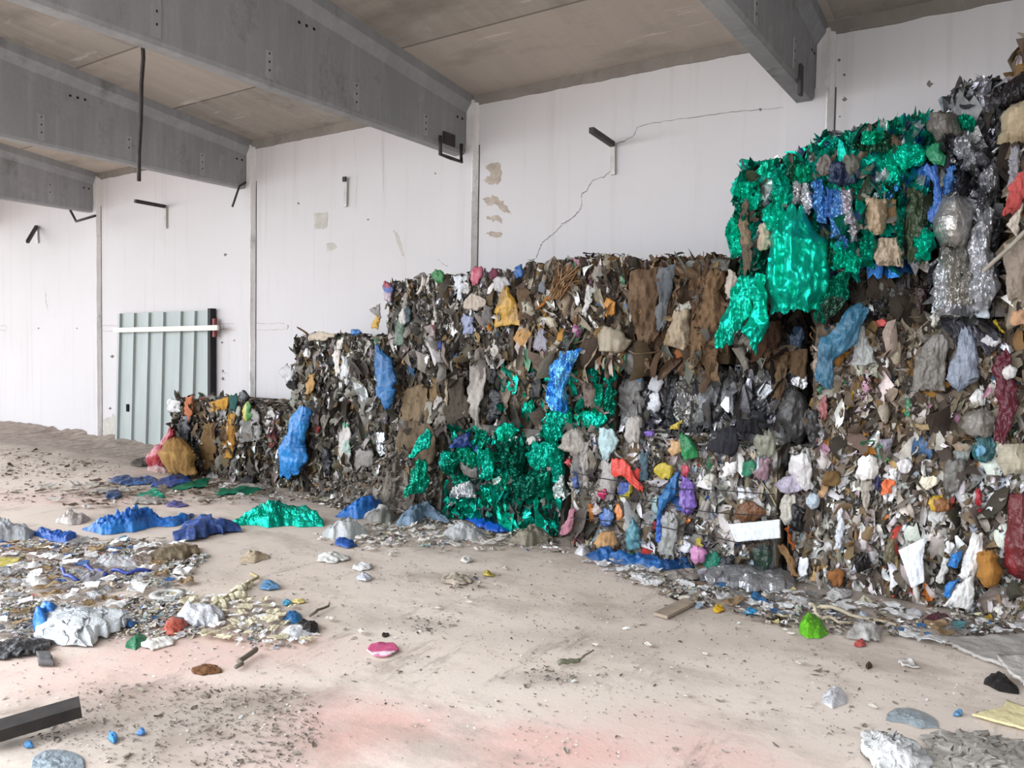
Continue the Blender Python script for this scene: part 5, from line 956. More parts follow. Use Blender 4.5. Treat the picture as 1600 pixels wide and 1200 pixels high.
for (pts, lab) in [([(132, 882), (146, 888), (166, 894)], 'blue plastic strip lying beside the grey bag in the left litter'), ([(176, 889), (200, 892), (236, 888)], 'thin violet-blue strip lying right of the grey bag'), ([(96, 886), (104, 898), (122, 903)], 'blue plastic strip lying left of the grey bag')]:
    P = [onZ(np.array(a), np.array(b), .05) for a, b in pts]; v, f = tube_vf(resample(np.array(P)[:, :2], 12).tolist() and [(*p, .04 + .01 * math.sin(i)) for i, p in enumerate(resample(np.array(P)[:, :2], 12))], .014, 6)
    s = Soup(); s.add(v, f, lin('#3a4fa8'), 1); tag(s.build('plastic_strip'), lab, 'strip', 'blue strips in the left litter')
fl('plastic_sheet', [(-10, 876), (-10, 892)], [(36, 877), (18, 888)], ['#e2d36a'], 'film', 'yellow plastic sheet at the left edge', 'sheet', .02)
# ring lid
s = Soup(); c0 = onZ(np.array(262.), np.array(933.)); k = 26; rr = np.array([(.06, .008), (.06, .03), (.115, .026), (.115, .01)])
v = [(c0[0] + r * math.cos(2 * math.pi * i / k), c0[1] + r * math.sin(2 * math.pi * i / k), z) for i in range(k) for r, z in rr]; f = [(i * 4 + j, ((i + 1) % k) * 4 + j, ((i + 1) % k) * 4 + (j + 1) % 4, i * 4 + (j + 1) % 4) for i in range(k) for j in range(4)]
s.add(v, f, lin('#e2e0da'), 1); tag(s.build('plastic_ring'), 'white plastic ring lid lying flat above the white plastic bag', 'lid')
o = g('printed_bag', [(60, 996), (76, 966), (95, 960), (140, 961), (190, 960), (192, 970), (205, 974)], [(60, 1002), (90, 1008), (130, 1012), (160, 1002), (180, 992), (206, 978)], ['#dfe4e8', '#cfd6dc', '#e8ecee'], 'film', 'white and silver printed bag with a blue end at the lower left', 'bag', .035, flat=True, puff=.05)
g('blue_end', [(53, 984), (60, 970), (72, 960), (92, 961)], [(53, 992), (66, 992), (80, 982), (92, 968)], ['#2f86e0', '#3a92ea'], 'film', None, None, .03, parent=o, flat=True, puff=.08)
g('blue_end', [(196, 972), (204, 974), (214, 976)], [(196, 982), (206, 984), (214, 980)], ['#3a6aa0'], 'film', None, None, .02, parent=o)
fl('plastic_strip', [(97, 953), (97, 958)], [(146, 958), (145, 962)], ['#b9c65a'], 'film', 'yellow-green plastic strip lying behind the printed bag', 'strip', .008)
g('tin', [(254, 984), (262, 976), (276, 972), (292, 974)], [(255, 990), (268, 994), (282, 990), (292, 980)], ['#cf6a58', '#c2604e'], 'film', 'flattened orange-red tin lying in the pale litter', 'tin', .008, flat=True, puff=.03)
g('plastic_scrap', [(196, 1008), (206, 998), (216, 993), (230, 996)], [(196, 1013), (212, 1017), (230, 1006)], ['#3f8a62'], 'film', 'dark green plastic scrap in front of the printed bag', 'scrap', .02)
g('foam_lump', [(222, 1008), (230, 1000), (242, 1002), (252, 997), (262, 998), (272, 1004)], [(223, 1014), (240, 1018), (256, 1012), (272, 1010)], ['#ece8e0'], 'matte', 'white foam lump beside the dark green scrap', 'foam', .02)
g('plastic_bag', [(278, 962), (290, 957), (312, 956), (334, 956), (350, 966)], [(280, 968), (304, 980), (330, 980), (350, 974)], ['#d9d9dd', '#e6e6ea'], 'film', 'crumpled white plastic bag right of the orange-red tin', 'bag', .04, flat=True, puff=.04)
g('black_sheet', [(-20, 1012), (20, 1006), (50, 1004), (85, 1006)], [(-20, 1034), (30, 1030), (70, 1022), (86, 1010)], ['#3f3e40', '#4c4b4c'], 'film', 'black plastic sheet in front of the printed bag at the left edge', 'sheet', .03, flat=True)
fl('slab', [(57, 1028), (60, 1043)], [(78, 1027), (83, 1044)], ['#6e6c6b'], 'matte', 'small dark grey square slab below the black sheet', 'slab', .004, th=.03)
g('foil_tarp', [(356, 822), (374, 806), (390, 789), (402, 787), (416, 786), (432, 792), (446, 796), (460, 795), (478, 793), (494, 792), (504, 802)], [(356, 823), (390, 822), (420, 824), (470, 822), (506, 823)], ['#0ab89c', '#0aa48c', '#18c8ac'], 'foil', 'bright green foil tarp heaped on the bare floor in the middle', 'tarp', .07, dep=.8, uscale=.8)
fl('foil_sheet', [(345, 766), (338, 775)], [(400, 764), (412, 773)], ['#12a884'], 'foil', 'thin green foil sheet lying beyond the green foil tarp', 'sheet', .03)
fl('foil_sheet', [(300, 754), (264, 768)], [(327, 750), (322, 764)], ['#1ca884'], 'foil', 'flat green foil sheet beside the far blue bags', 'sheet', .03)
g('foil_sheet', [(216, 776), (228, 770), (240, 765), (258, 776)], [(216, 779), (236, 780), (258, 778)], ['#10b894'], 'foil', 'small peaked green foil sheet beyond the largest blue bag', 'sheet', .03)
g('plastic_bag', [(172, 750), (190, 746), (210, 748), (232, 746), (246, 752)], [(172, 756), (200, 760), (232, 758), (246, 756)], ['#3a68a8', '#5a84bc', '#2c4c84'], 'film', 'far blue plastic bag spread at the end of the bale row, its left half', 'bag', .04)
g('plastic_bag', [(236, 760), (250, 752), (270, 744), (290, 746), (300, 750)], [(236, 764), (260, 764), (284, 758), (300, 754)], ['#2f5ca8', '#24488a'], 'film', 'far blue crumpled bag beside the flat green foil sheet', 'bag', .04)
g('plastic_sheet', [(165, 775), (172, 769), (182, 769), (190, 775)], [(165, 780), (178, 781), (190, 778)], ['#2f4a78'], 'film', 'small navy plastic wad left of the peaked green foil sheet', 'wad', .03)
g('plastic_sheet', [(204, 782), (225, 776), (250, 778), (262, 784)], [(204, 788), (232, 789), (262, 788)], ['#b5aca4'], 'film', 'pale grey plastic sheet in front of the peaked green foil sheet', 'sheet', .02)
fl('plastic_sheet', [(146, 769), (142, 774)], [(200, 766), (204, 770)], ['#c9c2ba'], 'film', 'flat pale grey sheet lying behind the small navy wad', 'sheet', .02)
g('plastic_scrap', [(260, 790), (272, 785), (284, 787), (294, 790)], [(260, 793), (280, 794), (294, 792)], ['#6a68a8'], 'film', 'violet plastic scrap right of the pale grey sheet', 'scrap', .02)
g('milk_pack', [(322, 742), (336, 730), (350, 725), (364, 730), (376, 740)], [(322, 747), (345, 748), (376, 745)], ['#dedbd8', '#c9c6c2'], 'film', 'white crumpled pack with a blue edge at the foot of the low grey bales', 'pack', .02)
fl('blue_scrap', [(342, 726), (352, 734)], [(352, 726), (376, 736)], ['#2c58a8'], 'film', 'blue plastic strip lying on the white crumpled pack', 'strip', .01, zb=.1)
g('black_rag', [(372, 752), (384, 742), (398, 735), (410, 745), (418, 754)], [(372, 758), (395, 760), (418, 757)], ['#2f2a2a', '#3c3636'], 'matte', 'black rag heaped at the foot of the low grey bales', 'rag', .05)
g('plastic_sheet', [(366, 762), (385, 756), (410, 756), (424, 760)], [(366, 766), (392, 768), (424, 764)], ['#bdb6ad'], 'film', 'off-white plastic sheet in front of the black rag', 'sheet', .02)
g('grey_rag', [(206, 725), (216, 718), (230, 716), (238, 724)], [(206, 728), (222, 730), (238, 728)], ['#5b544d'], 'matte', 'small grey rag on the floor left of the red plastic bag', 'rag', .04)
g('plastic_bag', [(524, 806), (540, 780), (556, 770), (574, 772), (592, 782), (612, 792)], [(524, 808), (550, 812), (585, 808), (612, 800)], ['#2468ba', '#2e7acc'], 'film', 'dark blue crumpled bag between the green tarp and the dust heap', 'bag', .08, dep=.7)
g('blue_scrap', [(592, 780), (602, 773), (614, 770)], [(592, 784), (604, 781), (614, 776)], ['#2a3c9c'], 'film', 'small deep blue scrap on the dust heap', 'scrap', .02, zb=.0)
g('clear_bag', [(503, 830), (512, 812), (530, 802), (552, 800), (570, 812), (576, 830)], [(503, 838), (520, 846), (548, 845), (576, 836)], ['#d6d8d8', '#c4c6c6'], 'clear', 'whitish clear bag in front of the dark blue crumpled bag', 'bag', .06, dep=.7)
g('white_sheet', [(568, 800), (582, 788), (598, 785), (612, 794), (622, 806)], [(568, 812), (590, 820), (610, 818), (622, 810)], ['#c9c8c4', '#d9d6d0', '#8d8a84'], 'film', 'black and white printed plastic sheet right of the dark blue crumpled bag', 'sheet', .05)
g('blue_scrap', [(522, 850), (532, 842), (546, 846), (558, 853)], [(522, 854), (540, 858), (558, 856)], ['#2f5fb0'], 'film', 'blue plastic scrap lying in front of the whitish clear bag', 'scrap', .03)
g('denim_cloth', [(618, 812), (632, 796), (650, 788), (668, 786), (690, 796), (704, 808)], [(618, 822), (640, 822), (665, 814), (704, 820)], ['#7d93a8', '#8aa0b4'], 'matte', 'pale blue-grey cloth on the floor before the green foil bale', 'cloth', .05, dep=.7)
g('plastic_bag', [(684, 790), (696, 776), (712, 774), (728, 784), (738, 800)], [(684, 800), (706, 808), (738, 806)], ['#2c6cc0', '#4a78c0'], 'film', 'blue plastic bag right of the pale blue-grey cloth', 'bag', .06, dep=.6)
g('plastic_sheet', [(728, 806), (738, 800), (756, 806), (776, 816), (798, 826)], [(728, 812), (748, 826), (768, 834), (798, 832)], ['#1f66d8', '#2a78e4'], 'film', 'vivid blue plastic sheet in front of the green foil bale', 'sheet', .04, flat=True, puff=.03)
g('brown_board', [(744, 798), (752, 786), (764, 784), (778, 794), (792, 796)], [(744, 804), (764, 806), (792, 802)], ['#a8644a'], 'matte', 'terracotta brown cardboard piece at the foot of the green foil bale', 'cardboard', .02)
g('clear_bag', [(690, 832), (702, 820), (722, 814), (740, 820), (756, 832)], [(690, 840), (715, 846), (756, 842)], ['#cfd0d0', '#bcbebe'], 'clear', 'whitish clear bag in front of the vivid blue sheet', 'bag', .05)
g('canvas_sheet', [(792, 846), (806, 828), (826, 820), (846, 824), (866, 838)], [(792, 850), (820, 854), (846, 850), (866, 846)], ['#9c9382', '#8c8474'], 'matte', 'beige-grey canvas sheet crumpled before the pale plastic bale', 'sheet', .04)
g('foil_sheet', [(800, 806), (820, 796), (846, 786), (870, 780), (893, 782)], [(800, 812), (830, 822), (862, 828), (893, 826)], ['#0aa884', '#0b8c70'], 'foil', 'green foil sheet spread at the right foot of the green foil bale', 'sheet', .06, dep=.8)
g('foil_sheet', [(756, 812), (774, 804), (796, 806), (812, 816)], [(756, 818), (784, 824), (812, 822)], ['#0c9c7c'], 'foil', 'small green foil sheet lying beside the vivid blue sheet', 'sheet', .04)
g('plastic_bag', [(916, 862), (924, 850), (940, 848), (966, 858), (1000, 864), (1030, 867), (1060, 866), (1089, 871)], [(916, 870), (935, 880), (960, 882), (992, 886), (1030, 892), (1060, 888), (1089, 888)], ['#245e9c', '#2c6aac', '#1f528c'], 'film', 'long dark blue plastic bag lying at the foot of the pale plastic bale', 'bag', .06, dep=.5)
g('plastic_sheet', [(1089, 884), (1104, 878), (1120, 882), (1138, 892)], [(1089, 894), (1112, 904), (1138, 902)], ['#ccd4d6'], 'film', 'bluish white plastic sheet at the right end of the long dark blue bag', 'sheet', .03)
g('silver_sheet', [(1090, 906), (1120, 898), (1160, 896), (1200, 896), (1240, 906)], [(1090, 914), (1130, 918), (1170, 930), (1240, 926)], ['#b0b0b2', '#c9c9cc', '#9a9a9c'], 'foil', 'silver-grey plastic sheet along the foot of the pale plastic bale', 'sheet', .06, flat=True, puff=.05)
g('plastic_bag', [(1040, 900), (1060, 894), (1084, 894), (1094, 902)], [(1040, 908), (1066, 912), (1094, 908)], ['#a39a90'], 'film', 'beige-grey plastic bag below the long dark blue bag', 'bag', .04)
g('green_cloth', [(1247, 974), (1249, 963), (1262, 960), (1271, 965), (1282, 969), (1290, 979), (1294, 990)], [(1248, 990), (1262, 996), (1280, 997), (1293, 992)], ['#6fc22c', '#7ed238'], 'film', 'lime green crumpled cloth on the floor', 'cloth', .09, dep=1.3)
g('clear_bag', [(1326, 990), (1340, 984), (1358, 983), (1376, 988)], [(1326, 1000), (1348, 1006), (1376, 1002)], ['#b5b0aa', '#c4c0ba'], 'clear', 'greyish clear bag right of the lime green cloth', 'bag', .05, flat=True, puff=.03)
g('tub_lid', [(1336, 964), (1344, 957), (1354, 958), (1362, 968)], [(1337, 970), (1348, 977), (1362, 974)], ['#c9d2e4', '#e2e6ec'], 'film', 'pale blue-white plastic tub lid behind the greyish clear bag', 'lid', .008)  # only the lid of a tub
STICK = plain('pale_stick', '#b3a68e', .8, var=.2)
def stick(lab, a, b, r=.012, z=.05, mat=STICK, name='stick', cat='stick', bend=.03):
    A = onZ(np.array(a[0]), np.array(a[1]), z); Bq = onZ(np.array(b[0]), np.array(b[1]), .015); n = 8
    pts = [A + (Bq - A) * i / (n - 1) + np.array([0, bend * math.sin(i * 1.3), abs(.01 * math.sin(i * 2))]) for i in range(n)]
    v, f = tube_vf(pts, [r * (1 - .3 * i / n) for i in range(n)], 7); s = Soup(); s.add(v, f, (1, 1, 1)); c = np.mean(pts, 0)
    return tag(s.build(name, [mat], None, (float(c[0]), float(c[1]), 0)), lab, cat)
stick('pale stick leaning over the lime green cloth', (1265, 944), (1292, 976), .012, .12); stick('long pale stick lying right of the lime green cloth', (1282, 948), (1400, 980), .014); stick('pale stick lying below the long pale stick', (1284, 966), (1345, 978), .011)
stick('bent grey stick lying on the bare floor near the pale litter', (397, 1016), (366, 1046), .016, .03, plain('grey_stick', '#6f675c', .9, var=.2)); stick('short mossy stick on the bare middle floor', (872, 1036), (906, 1034), .016, .03, plain('mossy_stick', '#7b7a66', .9, var=.3), bend=.0)
stick('thin twig lying above the short mossy stick', (905, 1032), (926, 1018), .007, .015, plain('twig', '#8a8072', .9)); stick('dark curved twig right of the small blue crumpled bag', (484, 962), (512, 948), .01, .02, bpy.data.materials['grey_stick'])
g('clear_bag', [(1282, 1090), (1284, 1081), (1292, 1077), (1304, 1076), (1316, 1078), (1322, 1083), (1324, 1092)], [(1283, 1098), (1300, 1106), (1323, 1100)], ['#c9c6c8', '#d6d4d6'], 'clear', 'small crumpled clear bag alone on the bare floor at the right', 'bag', .03, dep=.6)
fl('grey_board', [(1462, 1000), (1500, 1020), (1580, 1052)], [(1640, 1000), (1640, 1025), (1640, 1048)], ['#b8b2aa', '#aca69f'], 'matte', 'flat grey board at the right edge, the farther of two', 'board', .02, th=.02)
fl('grey_board', [(1556, 1046), (1575, 1070), (1612, 1100)], [(1640, 1046), (1640, 1075), (1640, 1110)], ['#bdb7b0', '#b0aaa3'], 'matte', 'flat grey board at the right edge, the nearer of two', 'board', .02, th=.02, lift=.05)
g('black_bag', [(1536, 1064), (1546, 1056), (1562, 1054), (1580, 1066), (1592, 1078)], [(1537, 1070), (1560, 1084), (1592, 1086)], ['#2c2928'], 'film', 'black plastic bag beside the nearer grey board', 'bag', .03, dep=.8)
fl('yellow_sheet', [(1574, 1100), (1566, 1112), (1519, 1123)], [(1606, 1112), (1612, 1130), (1612, 1148)], ['#f0e4b8', '#eadcaa'], 'matte', 'pale yellow card sheet at the right edge', 'card', .008, th=.01, rag=1.)
g('plastic_bag', [(1384, 1120), (1396, 1112), (1424, 1114), (1450, 1122), (1466, 1132)], [(1384, 1128), (1410, 1136), (1440, 1142), (1466, 1140)], ['#b9bcb8', '#a8b4ba'], 'clear', 'flattened pale clear bag on the floor left of the yellow card', 'bag', .02)
g('white_bag', [(1352, 1168), (1358, 1158), (1374, 1162), (1410, 1174), (1450, 1186)], [(1354, 1205), (1380, 1225), (1420, 1225), (1450, 1220)], ['#dcdcda', '#e8e8e6'], 'film', 'large white plastic bag at the lower right corner of the floor', 'bag', .05, flat=True, puff=.06)
g('beige_sheet', [(1440, 1160), (1470, 1146), (1520, 1150), (1570, 1160), (1630, 1170)], [(1440, 1215), (1500, 1225), (1560, 1225), (1630, 1220)], ['#d0cabf', '#c4bdb3'], 'clear', 'beige-grey plastic sheet beside the large white bag', 'sheet', .010, flat=True, puff=.03)
fl('white_wrapper', [(1404, 1036), (1410, 1046)], [(1424, 1036), (1436, 1047)], ['#e2dcd6'], 'film', 'white wrapper alone on the floor before the flat grey boards', 'wrapper', .02)
o = fl('pink_paper', [(580, 1011), (573, 1020), (586, 1030)], [(614, 1009), (623, 1020), (606, 1029)], ['#cf5f86', '#e48fac', '#f0dbe2', '#cf5f86'], 'matte', 'pink paper scrap with white spots alone on the bare floor', 'paper', .012, rag=1.)
g('stone', [(596, 993), (600, 989), (606, 992)], [(596, 995), (601, 997), (606, 995)], ['#3f3530'], 'matte', 'small dark stone behind the pink paper scrap', 'stone', .004)
g('brown_tile', [(301, 1046), (312, 1042), (340, 1042), (343, 1047)], [(302, 1054), (320, 1056), (343, 1052)], ['#8a6242', '#7a5438'], 'matte', 'broken brown tile on the bare floor at the lower left', 'tile', .004, dep=.5)
# dark wooden plank
A, Bq = onZ(np.array(-30.), np.array(1150.), .06), onZ(np.array(126.), np.array(1104.), .1)
v, f = bar_vf(A, Bq, .12, .05); s = Soup(); s.add(v, f, (1, 1, 1), 0, False); c = (A + Bq) / 2
o = s.build('wooden_plank', [plain('charred_wood', '#2c2622', .85, var=.5)], None, (float(c[0]), float(c[1]), 0)); tag(o, 'dark charred wooden plank at the lower left edge', 'plank')
for (T_, B_, cols, mt, nm, lab, cat) in [
 ([(170, 1152), (176, 1148), (182, 1152)], [(170, 1160), (176, 1164), (182, 1158)], ['#4a9ad8'], 'film', 'blue_scrap', 'light blue plastic scrap on the grit at the lower left', 'scrap'),
 ([(214, 1148), (222, 1144), (228, 1148)], [(214, 1151), (222, 1152), (228, 1150)], ['#5a90d0'], 'film', 'blue_scrap', 'blue plastic scrap right of the light blue scrap on the grit', 'scrap'),
 ([(36, 1167), (43, 1163), (50, 1167)], [(36, 1170), (43, 1172), (50, 1170)], ['#4a90c8'], 'film', 'blue_scrap', 'round blue scrap below the dark plank', 'scrap'),
 ([(48, 1190), (70, 1182), (100, 1184), (132, 1188)], [(48, 1206), (90, 1212), (132, 1204)], ['#a8b4bc', '#b6bec2'], 'film', 'grey_sheet', 'pale blue-grey plastic sheet at the bottom left', 'sheet'),
 ([(440, 968), (448, 957), (462, 955), (472, 964)], [(441, 973), (456, 976), (472, 970)], ['#3a7ab0', '#2f6c9c'], 'film', 'blue_bag', 'small blue crumpled bag on the right end of the pale litter', 'bag'),
 ([(438, 990), (450, 978), (466, 977), (490, 984)], [(438, 996), (462, 1000), (490, 994)], ['#e2e2e2', '#d4d4d6'], 'matte', 'paper_wad', 'crumpled white papers in front of the small blue crumpled bag', 'paper'),
 ([(468, 980), (476, 973), (490, 976), (500, 986)], [(468, 988), (484, 992), (500, 990)], ['#2f2b2b'], 'film', 'black_rag', 'black rag beside the crumpled white papers', 'rag'),
 ([(406, 918), (414, 912), (426, 913), (436, 920)], [(406, 922), (420, 924), (436, 922)], ['#6f9cc4', '#d6dce2'], 'film', 'wrapper', 'blue and white wrapper alone behind the pale litter', 'wrapper'),
 ([(374, 872), (386, 864), (400, 860), (422, 868)], [(374, 878), (398, 880), (422, 874)], ['#b9a68c', '#4a6498'], 'matte', 'cardboard_scrap', 'tan scrap with a blue corner on the floor below the green tarp', 'scrap'),
 ([(496, 872), (512, 868), (530, 866), (544, 872)], [(496, 879), (520, 881), (544, 877)], ['#e2e0da'], 'matte', 'paper_sheet', 'white paper sheet on the floor below the whitish clear bag', 'paper'),
 ([(550, 888), (562, 884), (582, 884)], [(550, 892), (566, 894), (582, 890)], ['#e0dedc'], 'matte', 'paper_sheet', 'small white paper right of the white paper sheet', 'paper'),
 ([(558, 904), (568, 900), (582, 905)], [(558, 908), (570, 911), (582, 908)], ['#a8b4c8', '#d9dce4'], 'film', 'wrapper', 'pale blue wrapper below the small white paper', 'wrapper'),
 ([(440, 944), (448, 941), (456, 943)], [(440, 946), (448, 948), (456, 946)], ['#58a8c8'], 'film', 'blue_scrap', 'tiny turquoise scrap behind the small blue crumpled bag', 'scrap'),
 ([(456, 941), (466, 939), (476, 940)], [(456, 944), (466, 945), (476, 943)], ['#e0cc88'], 'matte', 'yellow_scrap', 'small yellow scrap beside the tiny turquoise scrap', 'scrap'),
 ([(718, 876), (726, 873), (738, 877)], [(718, 879), (728, 881), (738, 879)], ['#e2ded8'], 'film', 'paper_scrap', 'white scrap on the bare floor above the dirt crumbs', 'scrap'),
 ([(756, 898), (762, 895), (772, 899)], [(756, 901), (764, 902), (772, 901)], ['#c4b054'], 'film', 'yellow_scrap', 'small mustard scrap right of the dirt crumbs', 'scrap'),
 ([(690, 905), (700, 900), (720, 899), (740, 908)], [(690, 912), (715, 915), (740, 912)], ['#b5a898', '#9c8f80'], 'matte', 'rag', 'beige rag lump in the dirt crumbs on the bare floor', 'rag'),
 ([(1113, 953), (1120, 948), (1130, 952)], [(1113, 957), (1122, 959), (1130, 956)], ['#e0b02c'], 'film', 'yellow_scrap', 'bright yellow scrap in the litter left of the lime green cloth', 'scrap'),
 ([(1162, 958), (1172, 953), (1184, 956)], [(1162, 962), (1174, 964), (1184, 961)], ['#3a9ad0'], 'film', 'blue_scrap', 'sky blue scrap in the litter left of the lime green cloth', 'scrap'),
 ([(1174, 930), (1182, 924), (1190, 930)], [(1174, 937), (1182, 940), (1190, 936)], ['#3f78a8'], 'film', 'blue_scrap', 'blue scrap at the front edge of the silver-grey sheet', 'scrap'),
 ([(1290, 930), (1310, 922), (1330, 926)], [(1290, 936), (1310, 938), (1330, 934)], ['#dcdad8'], 'film', 'white_wrap', 'white plastic wrap at the foot of the white and brown refuse bale', 'wrap'),
 ([(1340, 940), (1350, 934), (1362, 938)], [(1340, 944), (1352, 946), (1362, 943)], ['#4a90b8', '#d8d0b8'], 'film', 'wrapper', 'blue and cream wrapper below the white and brown refuse bale', 'wrapper'),
 ([(1416, 960), (1428, 953), (1444, 960)], [(1416, 964), (1430, 967), (1444, 964)], ['#e2dfe2'], 'film', 'white_wrap', 'white wrap in the litter beneath the large white paper', 'wrap'),
 ([(1440, 968), (1462, 958), (1484, 960)], [(1440, 976), (1464, 978), (1484, 972)], ['#2e2a30', '#5c3038'], 'film', 'dark_rag', 'dark rag in the litter beneath the white sack', 'rag'),
 ([(1486, 978), (1500, 970), (1516, 976)], [(1486, 984), (1502, 988), (1516, 984)], ['#5c8f94', '#3c2a30'], 'film', 'teal_box', 'teal and black pack in the litter at the right', 'pack'),
 ([(1537, 968), (1545, 963), (1553, 968)], [(1537, 972), (1545, 975), (1553, 972)], ['#d8b84a'], 'film', 'yellow_disc', 'round yellow lid in the litter at the right', 'lid'),
 ([(1548, 944), (1570, 930), (1600, 934), (1630, 944)], [(1548, 956), (1580, 962), (1630, 958)], ['#6c7780', '#7a848c'], 'film', 'grey_bag', 'blue-grey plastic bag at the foot of the bale row by the right edge', 'bag'),
 ([(934, 846), (948, 832), (962, 834), (968, 848)], [(935, 856), (950, 862), (968, 856)], ['#b08c62'], 'matte', 'cardboard_scrap', 'tan cardboard lump behind the left end of the long dark blue bag', 'cardboard'),
 ([(898, 860), (908, 848), (922, 856)], [(898, 866), (910, 870), (922, 866)], ['#e0dee0'], 'film', 'white_bag', 'small white bag left of the long dark blue bag', 'bag'),
 ([(1352, 1042), (1356, 1038), (1361, 1042)], [(1352, 1045), (1356, 1048), (1361, 1045)], ['#4a3a30'], 'matte', 'stone', 'small brown stone left of the white wrapper', 'stone'),
 ([(1334, 1006), (1344, 1002), (1352, 1007)], [(1334, 1010), (1344, 1013), (1352, 1010)], ['#b0504a'], 'film', 'red_scrap', 'dull red scrap below the greyish clear bag', 'scrap'),
 ([(1490, 1118), (1496, 1114), (1504, 1117)], [(1490, 1121), (1497, 1122), (1504, 1120)], ['#6a9cc4'], 'film', 'blue_scrap', 'tiny light blue scrap left of the yellow card', 'scrap'),
]:
    g(nm, T_, B_, cols, mt, lab, cat, .028, dep=.8)
# cream foam crumbs strung along a cord
o = empty('foam_string', (0, 0, 0)); P = onZ(np.array(365.), np.array(925.)); o.location = (float(P[0]), float(P[1]), 0.)
line = resample([(332, 948), (345, 938), (360, 928), (376, 918), (392, 908), (404, 902), (392, 896)], 26); pts = [onZ(np.array(a), np.array(b), .03) for a, b in line]
v, f = tube_vf(pts, .012, 6); s = Soup(); s.add(v, f, lin('#b9a982')); s.build('cord', None, o)
rng = np.random.default_rng(8)
for p in [p for p in pts[:18] for _ in range(2)]:
    s = Soup(); q = np.array(p) + rng.normal(0, .035, 3) * [1, 1, 0]; r = .012 + .022 * rng.random(); q[2] = r * .8
    uu, vv = np.meshgrid(np.linspace(0, 2 * np.pi, 9), np.linspace(.05, np.pi - .05, 7)); d = np.stack([np.cos(uu) * np.sin(vv), np.sin(uu) * np.sin(vv), np.cos(vv)], -1)
    s.add((q + d * r * (1 + .5 * fbm(d * 3 + q * 9, 2))[..., None]), gridf(7, 9)[:, ::-1], lin('#e2dabc')); s.build('foam_crumb', None, o)
tag(o, 'cream foam crumbs strung on a cord across the pale litter', 'cord')
# orange cord
pts = [onZ(np.array(a), np.array(b), .02) for a, b in resample([(322, 817), (336, 814), (350, 817), (358, 822)], 14)]
v, f = tube_vf(pts, .014, 6); s = Soup(); s.add(v, f, lin('#d8803c'), 1); tag(s.build('orange_string'), 'short orange cord on the floor behind the dull blue sheet', 'cord')
# long flat board half hidden in litter at the foot of the pale bale
A, Bq = onZ(np.array(1032.), np.array(962.), .02), onZ(np.array(1100.), np.array(928.), .02); v, f = bar_vf(A, Bq, .10, .02); s = Soup(); s.add(v, f, (1, 1, 1), 0, False); c = (A + Bq) / 2
tag(s.build('wood_lath', [plain('dusty_wood', '#9c8c7a', .9, var=.2)], None, (float(c[0]), float(c[1]), 0)), 'dusty wooden lath lying below the bluish white sheet', 'lath')

# cells of the floor already taken by a thing, so that nothing is set down inside another
OCC = set()
def take(o, grow=0):
    mw = o.matrix_world if o.parent is None else None
    if o.type == 'MESH':
        l = np.array(wloc(o)); v = np.empty(len(o.data.vertices) * 3); o.data.vertices.foreach_get('co', v); v = v.reshape(-1, 3)
        v = v * np.array(o.scale); a = o.rotation_euler.z; v = np.c_[v[:, 0] * math.cos(a) - v[:, 1] * math.sin(a), v[:, 0] * math.sin(a) + v[:, 1] * math.cos(a), v[:, 2]] + l
        v = v[v[:, 2] < .22]
        for i, j in {(int(a), int(b)) for a, b in np.floor(v[:, :2] / .03)}:
            for p in range(-grow, grow + 1):
                for q in range(-grow, grow + 1): OCC.add((i + p, j + q))
    for c in o.children: take(c, grow)
def free(x, y, r):
    n = int(r / .03); i, j = math.floor(x / .03), math.floor(y / .03)
    return all((i + p, j + q) not in OCC for p in range(-n, n + 1) for q in range(-n, n + 1))
for o in list(C.objects):
    if o.parent is None and o.get('kind') != 'structure' and o.get('category'): take(o)
